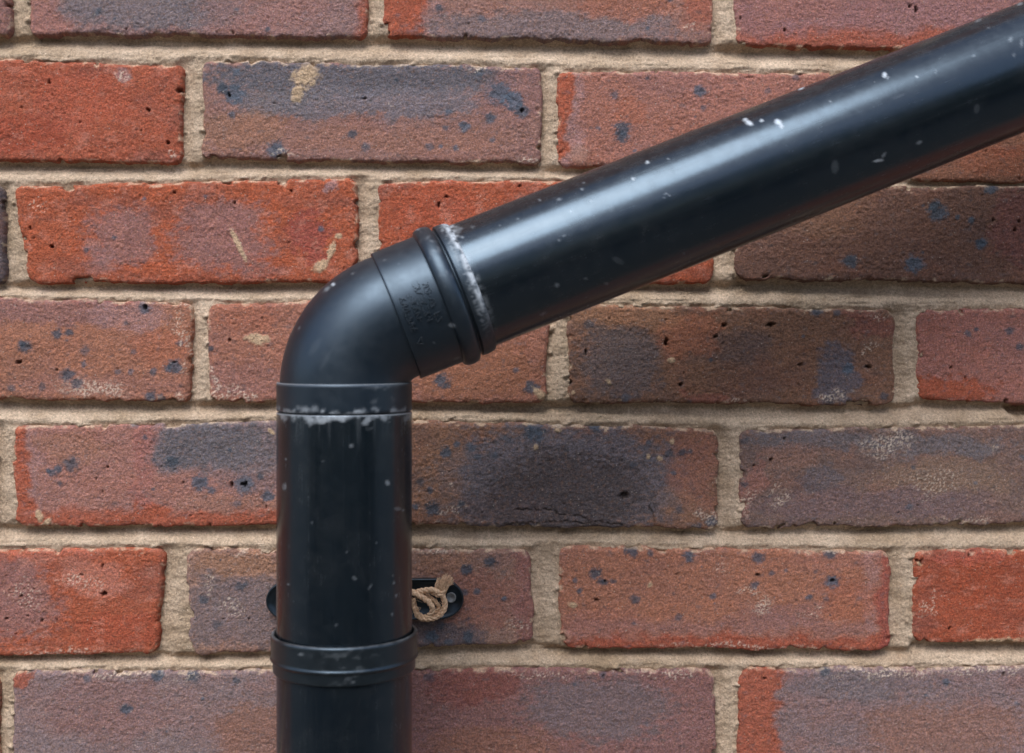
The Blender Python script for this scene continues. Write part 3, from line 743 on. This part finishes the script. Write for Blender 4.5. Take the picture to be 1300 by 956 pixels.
def run(me, arc_mm, s_mm):
    set_col(me, np.stack([arc_mm * .55, s_mm * .012, arc_mm * 0], 1), 'Run')
def deposit(me, w):
    set_val(me, np.clip(w, 0, 1), 'Deposit')
def specks(PXv, PYv, lst, seed):
    w = np.zeros(len(PXv))
    for (sx, sy, rx, ry, an, st) in lst:
        dx, dy = PXv - sx, PYv - sy
        ca, sa = math.cos(an), math.sin(an)
        rr = np.hypot((dx * ca + dy * sa) / rx, (-dx * sa + dy * ca) / ry) / (.85 if max(rx, ry) < 3 else 1)
        w = np.maximum(w, st * (1 if st > .75 else .42) * (1 - sst(.5, 1.25, rr)))
    return w
def proj(Vw):
    d = Vw - CAM
    c = d @ FW
    return CXP + FPX * (d @ RT) / c, CYP - FPX * d[:, 2] / c, c

# upright pipe, from the ground to the collar seam at py 526
z_seam, z_coltop = zpx(522.5), zpx(485.5)
zs_p = np.concatenate([np.linspace(GZ, zpx(990), 30)[:-1], np.arange(zpx(990), z_seam - .0008, .0009), [z_seam - .0008, z_seam - .0004]])
prof = [(zz - GZ, R_UP) for zz in zs_p] + [(z_seam - .0001 - GZ, R_UP - .0006), (z_seam - GZ, R_UP - .004)]
me, Vw = lathe('upright_pipe', RO, (0, 0, 1), prof, 288, RO)
ang = np.arctan2(Vw[:, 0] - AX[0], -(Vw[:, 1] - AX[1])); arc = ang * R_UP * 1000; zz = Vw[:, 2] * 1000
dz = z_seam * 1000 - zz
n_ = fbm(arc / 9, zz / 6, 301, 3); n2_ = fbm(arc / 2.2, zz / 3.0, 302, 2)
reach = 2.0 + 6.5 * sst(-.3, .6, n_)
pxv, pyv, _ = proj(Vw)
w = (1 - sst(.15, 1.0, dz / reach)) * sst(-.35, .45, n_ + .4 * n2_) * .7
w *= .35 + .65 * np.exp(-((pxv - 430) / 70) ** 2)
w = np.maximum(w, (1 - sst(.3, 1.3, dz)) * .35)
drip = fbm(arc / 2.6, arc * 0 + 3.3, 305, 3)
w = np.maximum(w, .07 * sst(.1, .5, drip) * (1 - sst(2, 12 + 20 * drip, dz)) * np.exp(-((pxv - 430) / 70) ** 2))
w = np.maximum(w, specks(pxv, pyv, [(446, 566, 3, 2.5, 0, .5), (492, 613, 3, 4, -.6, .7), (361, 618, 3, 5, 0, .45), (363, 583, 2, 2, 0, .4), (366, 742, 2, 2, 0, .4), (396, 664, 2, 2, 0, .3),
     (450, 734, 4, 2, .6, .35), (500, 740, 2, 2.5, 0, .5), (503, 756, 2, 2.5, 0, .5), (498, 780, 2, 2, 0, .5), (470, 745, 1.5, 5, .6, .25), (505, 646, 5, 2, 0, .35), (512, 648, 2, 2, 0, .4), (427, 794, 2, 2, 0, .3), (392, 630, 1.5, 1.5, 0, .4), (440, 700, 1.5, 1.5, 0, .35), (478, 690, 1.8, 1.5, 0, .35), (410, 585, 1.5, 1.5, 0, .35)], 5))
deposit(me, w)
run(me, arc, zz)
upright = link('upright_pipe', me, M_PIPE, root)

# elbow: bend body
ax_top = np.array([AX[0], AX[1], z_coltop - .004])
# bend arc in the plane of the vertical and the sloping direction
hdir = SD.copy(); hdir[2] = 0; hdir /= np.linalg.norm(hdir)
phi = math.atan2(math.hypot(SD[0], SD[1]), SD[2])
# bend radius so that the arc ends on the sloping axis line
def line_dist_r(rb, z0):
    e = np.array([AX[0], AX[1], z0]) + hdir * rb * (1 - math.cos(phi)) + UP * rb * math.sin(phi)
    v = e - S1; return np.linalg.norm(v - SD * (v @ SD)), e, v
best = None
for z0 in np.linspace(zpx(500), zpx(455), 46):
    for rb in np.linspace(.028, .052, 49):
        dd_, e_, v_ = line_dist_r(rb, z0)
        sc = dd_ + .02 * abs(rb - .040)
        if best is None or sc < best[0]: best = (sc, rb, z0, e_)
_, RB, Z0, E_ = best
print('bend radius', RB, 'start', CYP - Z0 / CD * FPX, 'miss', best[0], 'end px', proj(E_[None]))
# make the sloping axis start exactly at the arc's end
path = [np.array([AX[0], AX[1], zz]) for zz in np.linspace(z_seam + .002, Z0, 12)]
for t in np.linspace(0, phi, 60)[1:]:
    path.append(np.array([AX[0], AX[1], Z0]) + hdir * RB * (1 - math.cos(t)) + UP * RB * math.sin(t))
S_ST = at_depth(500, 404, 0.657)                # socket start on the photograph
s_len = max(.002, (S_ST - E_) @ SD)
for s in np.linspace(0, s_len + .006, 8)[1:]: path.append(E_ + SD * s)
R_B = 81.5 * PXR
me, Vw = sweep('elbow', path, [R_B] * len(path), 288, RO)
pxv, pyv, _ = proj(Vw)
w = specks(pxv, pyv, [(415, 367, 4.5, 2.6, -.7, .6), (423, 361, 2.5, 2.5, 0, .8), (448, 347, 3, 1.5, -.5, .3), (380, 416, 1.5, 1.5, 0, .35), (460, 352, 1.6, 1.6, 0, .3), (470, 380, 1.5, 1.5, 0, .3), (400, 440, 5, 14, .6, .06), (415, 455, 3, 16, .5, .06)], 3)
deposit(me, w)
elbow = link('elbow', me, M_BEND, root)
# collar ring at the foot of the bend
hc = z_coltop - z_seam
R_C = R_UP + .0001
prof = dense(crisp([(.0006, R_UP - .004), (.0006, R_C - .0002), (hc, R_C), (hc + .0002, R_C - .0016), (hc - .001, R_B - .001)], .0005), .0011)
me, Vw = lathe('collar', (AX[0], AX[1], z_seam), (0, 0, 1), prof, 288, RO)
ang = np.arctan2(Vw[:, 0] - AX[0], -(Vw[:, 1] - AX[1])); arc = ang * R_UP * 1000; zz = Vw[:, 2] * 1000
n_ = fbm(arc / 7, zz / 5, 311, 3)
pxv, pyv, _ = proj(Vw)
w = (1 - sst(.1, 1.0, (zz - z_seam * 1000) / (1.5 + 4.5 * sst(-.3, .5, n_)))) * sst(-.3, .3, n_) * (.35 + .65 * np.exp(-((pxv - 430) / 75) ** 2)) * .8
w = np.maximum(w, .30 * sst(hc * 1000 - .7, hc * 1000 - .1, zz - z_seam * 1000))
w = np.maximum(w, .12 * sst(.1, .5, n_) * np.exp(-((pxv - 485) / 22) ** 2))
w = np.maximum(w, specks(pxv, pyv, [(478, 492, 4, 2.5, -.4, .45)], 1))
deposit(me, w)
collar = link('collar', me, M_BEND, elbow)
# socket with sealing bead and lip at the upper end of the bend
so = E_ + SD * s_len
px_ = 0.657 / FPX
def spx(v): return v * px_
Rs, Rb_, Rl = 86.0 * px_, 94.0 * px_, 88.5 * px_
bead = [(spx(57) + spx(12) * (1 - math.cos(t)), Rs + (Rb_ - Rs) * math.sin(t) ** .8) for t in np.linspace(.0, math.pi, 16)]
prof = [(-.0006, R_B - .001), (-.0004, Rs - .0002)] + [(spx(v), Rs + spx(v * .01)) for v in (0.6, 8, 20, 32, 44, 52, 56)] + bead + \
       [(spx(82), Rs - .0008), (spx(84), Rs - .0006), (spx(85), Rl), (spx(92), Rl + .0002), (spx(100), Rl - .0003), (spx(103), Rl - .0010), (spx(103.5), R_SL + .0010), (spx(103), R_SL - .001)]
me, Vw = lathe('socket', so, SD, dense(prof, .0008), 288, RO)
rel = Vw - so; sv = rel @ SD; rad = rel - sv[:, None] * SD
uaxis = np.cross(SD, [0, -1, 0]); uaxis /= np.linalg.norm(uaxis)
if uaxis[2] < 0: uaxis = -uaxis
faxis = np.cross(uaxis, SD); faxis = faxis if faxis[1] < 0 else -faxis
ang = np.arctan2(rad @ uaxis, rad @ faxis)      # 0 = towards camera, + = up
n_ = fbm(ang * 36 / 5, sv * 1000 / 4, 321, 3); n2_ = fbm(ang * 36 / 1.6, sv * 1000 / 3, 322, 2)
sp_ = sv / px_
w = sst(93, 100, sp_ - 3 * n_) * (1 - sst(103.6, 104, sp_)) * sst(-.6, .2, n_ + .5 * n2_) * sst(-.75, -.1, ang) * 1.0
w = np.maximum(w, .30 * sst(88, 93, sp_) * sst(-.1, .3, n2_) * sst(-1.0, -.4, ang))
w = np.maximum(w, .16 * np.exp(-((sp_ - 70) / 9) ** 2) * sst(0, .5, n_) * sst(-.1, .3, ang))
pxv, pyv, _ = proj(Vw)
w = np.maximum(w, specks(pxv, pyv, [(574, 413, 5, 3, .2, .75), (488, 330, 1.5, 1.5, 0, .4), (530, 291, 4, 1.6, -.2, .5), (580, 455, 5, 1.6, -.4, .35), (551, 435, 2, 2, 0, .35), (506, 335, 1.5, 1.5, 0, .3)], 2))
deposit(me, w)
socket = link('socket', me, M_BEND, elbow)
# moulded lettering: too worn to read, raised stroke clusters in four lines round the socket and a triangle
def moulded():
    V, F = [], []
    lr = random.Random(11)
    def pt(s, a, r): return so + SD * s + (math.cos(a) * faxis + math.sin(a) * uaxis) * r - RO
    def bar(s0, a0, s1, a1, wd, up):
        # a stroke from (s0, arc a0) to (s1, arc a1), metres
        d = np.array([s1 - s0, a1 - a0]); L = np.linalg.norm(d) or 1e-6; d = d / L; nrm = np.array([-d[1], d[0]]) * wd / 2
        base = []
        for (p, q) in ((s0, a0), (s1, a1)):
            for sg in (-1, 1): base.append((p + sg * nrm[0], q + sg * nrm[1]))
        base = [base[0], base[2], base[3], base[1]]
        n = len(V); RR = Rs + .0003
        for (p, q) in base: V.append(pt(p, q / RR, RR - .0004))
        for (p, q) in base: V.append(pt(p * .96 + .04 * (s0 + s1) / 2, (q * .96 + .04 * (a0 + a1) / 2) / RR, RR + up))
        F.extend([(n + 4, n + 5, n + 6, n + 7), (n, n + 1, n + 5, n + 4), (n + 1, n + 2, n + 6, n + 5), (n + 2, n + 3, n + 7, n + 6), (n + 3, n, n + 4, n + 7)])
    h_, w_ = .0037, .0020
    strokes = [((0, 0), (0, 1)), ((0, 0), (1, 0)), ((0, 1), (1, 1)), ((1, 0), (1, 1)), ((.5, 0), (.5, 1)), ((0, 0), (1, 1)), ((0, 1), (1, .3))]
    for li, (sl, a_top, n) in enumerate(((8, .0045, 7), (19, .0078, 8), (30, .0095, 8), (41, .0070, 8))):
        for k in range(n):
            if lr.random() < .12: continue
            a1 = a_top - k * .0027
            for st in lr.sample(strokes, lr.choice((2, 3, 3))):
                (p0, q0), (p1, q1) = st
                bar(spx(sl) + p0 * h_ * .8, a1 + q0 * w_, spx(sl) + p1 * h_ * .8, a1 + q1 * w_, .00045, .00055)
    a1 = .0045 - 8.6 * .0027
    t3 = [(spx(9), a1), (spx(16), a1 - .0014), (spx(16), a1 + .0026)]
    for i in range(3): bar(*t3[i], *t3[(i + 1) % 3], .0006, .0005)
    return quads_mesh('lettering', np.array(V), np.array(F), False)
lm = moulded()
deposit(lm, np.full(len(lm.vertices), .03))
link('lettering', lm, M_BEND, socket)

# sloping pipe
SL0, SL1 = so + SD * spx(84), so + SD * .86
Ls = np.linalg.norm(SL1 - SL0)
near = np.arange(0, .40, .0010)
ss = np.concatenate([near, np.linspace(.402, Ls, 40)])
me, Vw = lathe('sloping_pipe', SL0, SD, [(s, R_SL) for s in ss], 288, RO)
rel = Vw - SL0; sv = rel @ SD; rad = rel - sv[:, None] * SD
ang = np.arctan2(rad @ uaxis, rad @ faxis)
sp_ = sv / px_ + 84
n_ = fbm(ang * 34 / 4, sv * 1000 / 4, 331, 3)
w = (1 - sst(.2, 1.0, (sp_ - 103) / (4 + 16 * sst(-.1, .6, n_)))) * sst(-.35, .35, n_) * sst(.35, .95, ang) * .6
w = np.maximum(w, (1 - sst(.2, 1.0, (sp_ - 103) / 9)) * .25 * sst(-1.2, -.2, ang) * sst(-.3, .4, n_))
pxv, pyv, cv = proj(Vw)
front = (rad @ faxis) > -.012
pl = [(951, 156, 5.5, 3, .5, .95), (946, 152, 3, 2.4, 0, .8), (967, 153, 2.6, 2.6, 0, .8), (988, 155, 5, 3.5, .6, 1), (992, 160, 2.5, 4, 0, .8), (1123, 95, 2.6, 4, 0, 1), (1127, 99, 1.5, 3, .3, .7),
      (1115, 204, 7, 1.6, -.15, .85), (1122, 197, 1.8, 5, .6, .7), (1167, 181, 4.2, 2.4, -.5, .7), (1017, 112, 4, 2, -.4, .8), (1110, 74, 4, 1.6, -.4, .6), (1242, 26, 5, 2, -.4, .45), (1295, 5, 4, 2, -.4, .7),
      (1164, 97, 2, 2, 0, .8), (1054, 129, 1.6, 2, 0, .7), (1188, 91, 1.2, 3, 0, .4), (1255, 35, 1.6, 1.6, 0, .5), (1236, 71, 2, 2, 0, .6), (1283, 50, 2.5, 4, .3, .5), (1287, 70, 2, 3, 0, .4), (1297, 55, 2, 6, 0, .5),
      (822, 206, 2.6, 2.6, 0, .8), (804, 227, 2.4, 2.4, 0, .8), (848, 202, 1.6, 1.6, 0, .6), (845, 246, 2, 2, 0, .7), (850, 248, 2, 2, 0, .7), (842, 251, 1.6, 1.4, 0, .5), (750, 255, 2.2, 2.2, 0, .7), (725, 268, 2.2, 2.2, 0, .7), (739, 240, 2.4, 2.2, 0, .7),
      (710, 253, 3, 2, 0, .6), (685, 254, 2.4, 2, 0, .5), (716, 299, 2, 2, 0, .6), (710, 305, 2.4, 2, .6, .5), (741, 232, 1.8, 2, 0, .4), (707, 362, 3, 3, .3, .55), (770, 360, 3, 2, .3, .35), (690, 398, 6, 2.4, -.4, .28), (868, 322, 2.2, 2, 0, .35), (744, 354, 3.4, 1.6, .2, .3),
      (785, 331, 9, 4, .5, .14), (580, 292, 6, 6, 0, .4), (600, 288, 2.5, 2.5, 0, .35), (1240, 138, 4, 7, .2, .15), (1060, 212, 5, 9, .1, .2), (776, 265, 4, 5, 0, .10), (1142, 122, 10, 2, -.4, .1), (657, 278, 2, 2, 0, .4), (635, 286, 1.6, 1.6, 0, .35)]
w = np.maximum(w, specks(pxv, pyv, pl, 4) * front)
deposit(me, w)
run(me, ang * 34, sv * 1000)
sloping = link('sloping_pipe', me, M_PIPE, root)

# ------------------------------------------------------------------ bracket that holds the pipe off the wall
pc = on_plane(464, 760)
br = empty('pipe_bracket', (pc[0], 0, pc[2]))
tag(br, 'black plastic pipe bracket with oval back plate screwed to the wall', 'bracket')
BO = np.array([pc[0], 0, pc[2]])
hw, hr = 124 * PXMM * MM, 26 * PXMM * MM
def stadium(hw, hr, n=28):
    o = []
    for t in np.linspace(-math.pi / 2, math.pi / 2, n): o.append((hw - hr * 1.25 + 1.25 * hr * math.cos(t), hr * math.sin(t)))
    for t in np.linspace(math.pi / 2, 1.5 * math.pi, n): o.append((-hw + hr * 1.25 + 1.25 * hr * math.cos(t), hr * math.sin(t)))
    return np.array(o)
base = stadium(hw, hr)
layers = [(1.0, .006), (1.0, -.0030), (.985, -.0040), (.955, -.0043), (.90, -.0040), (.885, -.0030), (.30, -.0030)]
V, F = [], []
nb = len(base)
for li, (sc, y) in enumerate(layers):
    off = (1 - sc) * hr
    for (u, v) in base:
        k2 = max(.02, (np.hypot(u, v) - off) / max(1e-6, np.hypot(u, v)))
        V.append((u * (1 - off / hw), y, v * sc))
for li in range(len(layers) - 1):
    for j in range(nb):
        j2 = (j + 1) % nb
        F.append((li * nb + j, li * nb + j2, (li + 1) * nb + j2, (li + 1) * nb + j))
half = nb // 2
n = (len(layers) - 1) * nb
for j in range(half - 1): F.append((n + j, n + j + 1, n + nb - 2 - j, n + nb - 1 - j))
me = quads_mesh('back_plate', np.array(V), np.array(F)); deposit(me, np.zeros(len(me.vertices)))
plate = link('back_plate', me, M_CLIP, br)
for sg in (-.86, 1):
    sx, sz = (572 - 464) * PXMM * MM * sg, (760 - 758) * PXMM * MM
    prof = [(.0, .0001), (.0004, .0012), (.0005, .0016), (.0011, .0021), (.0013, .0025), (.0012, .0031), (.0006, .0031), (-.003, .0031)]
    me, _ = lathe('screw', (sx, -.0034, sz), (0, -1, 0), crisp(prof[::-1], .0001), 40, (0, 0, 0))
    link('screw', me, M_STEEL, br)
# stand-off arm
z_b0, z_b1 = zpx(800.5), zpx(848)
zc_ = (z_b0 + z_b1) / 2
arm_end = np.array([AX[0], AX[1] + .036, zc_])
def box_beam(p0, p1, w, h):
    p0, p1 = np.array(p0), np.array(p1)
    V = []
    for p, k2 in ((p0, 1.5), ((p0 * .8 + p1 * .2), 1.0), (p1, 1.0)):
        for (a, b2) in ((-1, -1), (1, -1), (1, 1), (-1, 1)): V.append(p + np.array([a * w / 2 * k2, 0, b2 * h / 2]))
    F = []
    for l in range(2):
        for j in range(4): F.append((l * 4 + j, l * 4 + (j + 1) % 4, l * 4 + 4 + (j + 1) % 4, l * 4 + 4 + j))
    F += [(3, 2, 1, 0), (8, 9, 10, 11)]
    return quads_mesh('stand_off_arm', np.array(V), np.array(F), False)
me = box_beam(np.array([AX[0] + .004, -.002, pc[2]]) - BO, arm_end - BO, .022, .016); deposit(me, np.zeros(len(me.vertices)))
link('stand_off_arm', me, M_CLIP, br)
R_K = 92.5 * PXR
hb_ = z_b0 - z_b1
prof = crisp([(0, R_UP + .0003), (0, R_K - .0012), (hb_ * .30, R_K - .0010), (hb_ * .33, R_K + .0003), (hb_ * .38, R_K + .0003), (hb_ * .41, R_K - .0002), (hb_ - .0008, R_K), (hb_, R_K - .0008), (hb_, R_UP + .0012), (hb_ - .003, R_UP + .0003)], .0004)
me, Vw = lathe('band', (AX[0], AX[1], z_b1), (0, 0, 1), dense(prof, .0008), 256, BO)
pxv, pyv, _ = proj(Vw); sv = Vw[:, 2] - z_b1
rr_ = np.hypot(Vw[:, 0] - AX[0], Vw[:, 1] - AX[1])
n_ = fbm(pxv / 14, pyv / 9, 341, 3)
w = specks(pxv, pyv, [(382, 831, 4, 2, 0, .45), (457, 819, 4, 2.2, 0, .5), (346, 803, 4, 2, .3, .5), (448, 866, 3, 2, 0, .3), (410, 818, 2, 1.4, 0, .4)], 9)
w = np.maximum(w, .10 * sst(hb_ - .0011, hb_ - .0002, sv) * (rr_ > R_UP + .001) * sst(-.6, .3, n_))
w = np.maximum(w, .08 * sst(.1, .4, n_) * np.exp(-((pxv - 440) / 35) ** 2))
deposit(me, w)
link('band', me, M_CLIP, br)

# ------------------------------------------------------------------ knotted twine on the bracket
tw0 = on_plane(546, 765)
TO = np.array([tw0[0], 0, tw0[2]])
tw = empty('twine', TO)
tag(tw, 'scrap of frayed jute twine knotted at the pipe bracket', 'twine')
def catmull(P_, n=14):
    P_ = [np.array(p, float) for p in P_]; P_ = [2 * P_[0] - P_[1]] + P_ + [2 * P_[-1] - P_[-2]]
    out = []
    for a, b, c, d in zip(P_[:-3], P_[1:-2], P_[2:-1], P_[3:]):
        for t in np.linspace(0, 1, n, endpoint=False):
            out.append(.5 * ((2 * b) + (-a + c) * t + (2 * a - 5 * b + 4 * c - d) * t * t + (-a + 3 * b - 3 * c + d) * t ** 3))
    out.append(P_[-2]); return np.array(out)
def wp(px, py, y): return on_plane(px, py, -y)
def cord(pts, rad, seed):
    path = catmull([wp(*p) for p in pts])
    L = np.concatenate([[0], np.cumsum(np.linalg.norm(np.diff(path, axis=0), axis=1))])
    m = int(L[-1] / .0005)
    q = np.linspace(0, L[-1], m)
    path = np.stack([np.interp(q, L, path[:, i]) for i in range(3)], 1)
    T, N1, N2 = frames(path)
    meshes = []
    for k in range(3):
        a = q / .0085 * 2 * math.pi + k * 2.094 + seed
        strand = path + rad * .52 * (np.cos(a)[:, None] * N1 + np.sin(a)[:, None] * N2)
        rr = rad * .56 * (1 + .12 * np.sin(q * 2300 + k * 2 + seed) + .10 * np.sin(q * 5100 + k))
        me, _ = sweep('cord', strand, rr, 10, TO)
        link('cord', me, M_TWINE, tw)
cord([(500, 752, .008), (520, 751, .010), (534, 757, .0125), (546, 766, .014), (549, 776, .013), (541, 784, .011), (531, 780, .0095), (526, 770, .009), (524, 760, .010)], .0017, .4)
cord([(505, 745, .006), (522, 744 + 8, .008), (536, 750, .011), (550, 749, .0125), (561, 756, .012), (565, 768, .011), (560, 779, .0115), (549, 785, .012), (537, 785, .0105), (528, 780, .008)], .0017, 1.7)
cord([(531, 753, .008), (543, 757, .0085), (553, 764, .0095), (557, 772, .0095), (551, 779, .009)], .0013, 2.9)
cord([(548, 751, .010), (557, 755, .0125), (562, 752, .012), (564, 745, .011)], .0016, .9)
fr_ = random.Random(5)
V, F = [], []
def fibre(p0, p1, p2, r0, r1):
    path = catmull([p0, p1, p2], 5)
    T, N1, N2 = frames(path)
    n0 = len(V); segs = 4
    for i, (p, a, b) in enumerate(zip(path, N1, N2)):
        r = r0 + (r1 - r0) * i / (len(path) - 1)
        for k in range(segs):
            t = 2 * math.pi * k / segs; V.append(p + r * (math.cos(t) * a + math.sin(t) * b) - TO)
    for i in range(len(path) - 1):
        for k in range(segs): F.append((n0 + i * segs + k, n0 + i * segs + (k + 1) % segs, n0 + (i + 1) * segs + (k + 1) % segs, n0 + (i + 1) * segs + k))
for k in range(150):
    t = fr_.uniform(-1, 1); dpt = fr_.uniform(.008, .0135)
    top_y = 731 + 6 * abs(t - .1) + fr_.uniform(-4, 6)
    fibre(wp(561 + t * 3, 757, .0115), wp(561 + t * 8.0 + fr_.uniform(-1.5, 1.5), 745 + fr_.uniform(-1, 1), dpt), wp(566 + t * 10.5 + fr_.uniform(-1.5, 1.5), top_y, dpt - fr_.uniform(-.001, .003)), .00032, .00014)
tag(link('frayed_end', quads_mesh('frayed_end', np.array(V), np.array(F)), M_TWINE, tw), kind='stuff')
V, F = [], []
for k in range(26):
    a = fr_.uniform(0, 6.28); cx_, cy_ = 545 + 17 * math.cos(a), 768 + 15 * math.sin(a)
    fibre(wp(cx_, cy_, .010), wp(cx_ + fr_.uniform(-5, 5), cy_ + fr_.uniform(-5, 5), .0145), wp(cx_ + fr_.uniform(-9, 9), cy_ + fr_.uniform(-9, 9), .015), .00012, .00006)
tag(link('loose_fibres', quads_mesh('loose_fibres', np.array(V), np.array(F)), M_TWINE, tw), kind='stuff')

# ------------------------------------------------------------------ hedge opposite the wall (seen only as the dark reflection in the pipe)
hd = empty('garden_hedge', (0, -3.2, GZ))
tag(hd, 'dark green hedge facing the brick wall across the path', 'hedge')
hr_ = np.random.default_rng(21)
n = 9000
hx = hr_.uniform(-4.5, 4.5, n); hz = hr_.uniform(0.0, 1.0, n) ** .9 * 2.25; hy = hr_.uniform(-.55, .45, n)
top = 2.1 + .18 * np.sin(hx * 2.1) + .1 * np.sin(hx * 5.3 + 1)
hz = hz / 2.25 * top
hy = hy + .12 * np.sin(hx * 3 + hz * 2)
c = np.stack([hx, hy, hz], 1)
a = hr_.normal(size=(n, 3)); a /= np.linalg.norm(a, axis=1)[:, None]
b_ = np.cross(a, hr_.normal(size=(n, 3))); b_ /= np.linalg.norm(b_, axis=1)[:, None]
s = hr_.uniform(.05, .10, n)[:, None]
V = np.stack([c - a * s, c + b_ * s * .5, c + a * s, c - b_ * s * .5], 1).reshape(-1, 3)
fol = link('foliage', quads_mesh('foliage', V, np.arange(4 * n).reshape(-1, 4), False), M_LEAF, hd)
tag(fol, kind='stuff')
V, F = [], []
for x_ in np.linspace(-4.3, 4.3, 24):
    me_n = len(V)
    for zz, r in ((0, .03), (1.0, .02), (1.9, .008)):
        for k in range(6): V.append((x_ + r * math.cos(k * 1.047) + .05 * zz * math.sin(x_ * 7), -.1 + r * math.sin(k * 1.047), zz))
    for l in range(2):
        for k in range(6): F.append((me_n + l * 6 + k, me_n + l * 6 + (k + 1) % 6, me_n + l * 6 + 6 + (k + 1) % 6, me_n + l * 6 + 6 + k))
link('stems', quads_mesh('stems', np.array(V), np.array(F)), M_TWIG, hd)
print('tris', sum(len(o.data.loops) - 2 * len(o.data.polygons) for o in bpy.data.objects if o.type == 'MESH'))
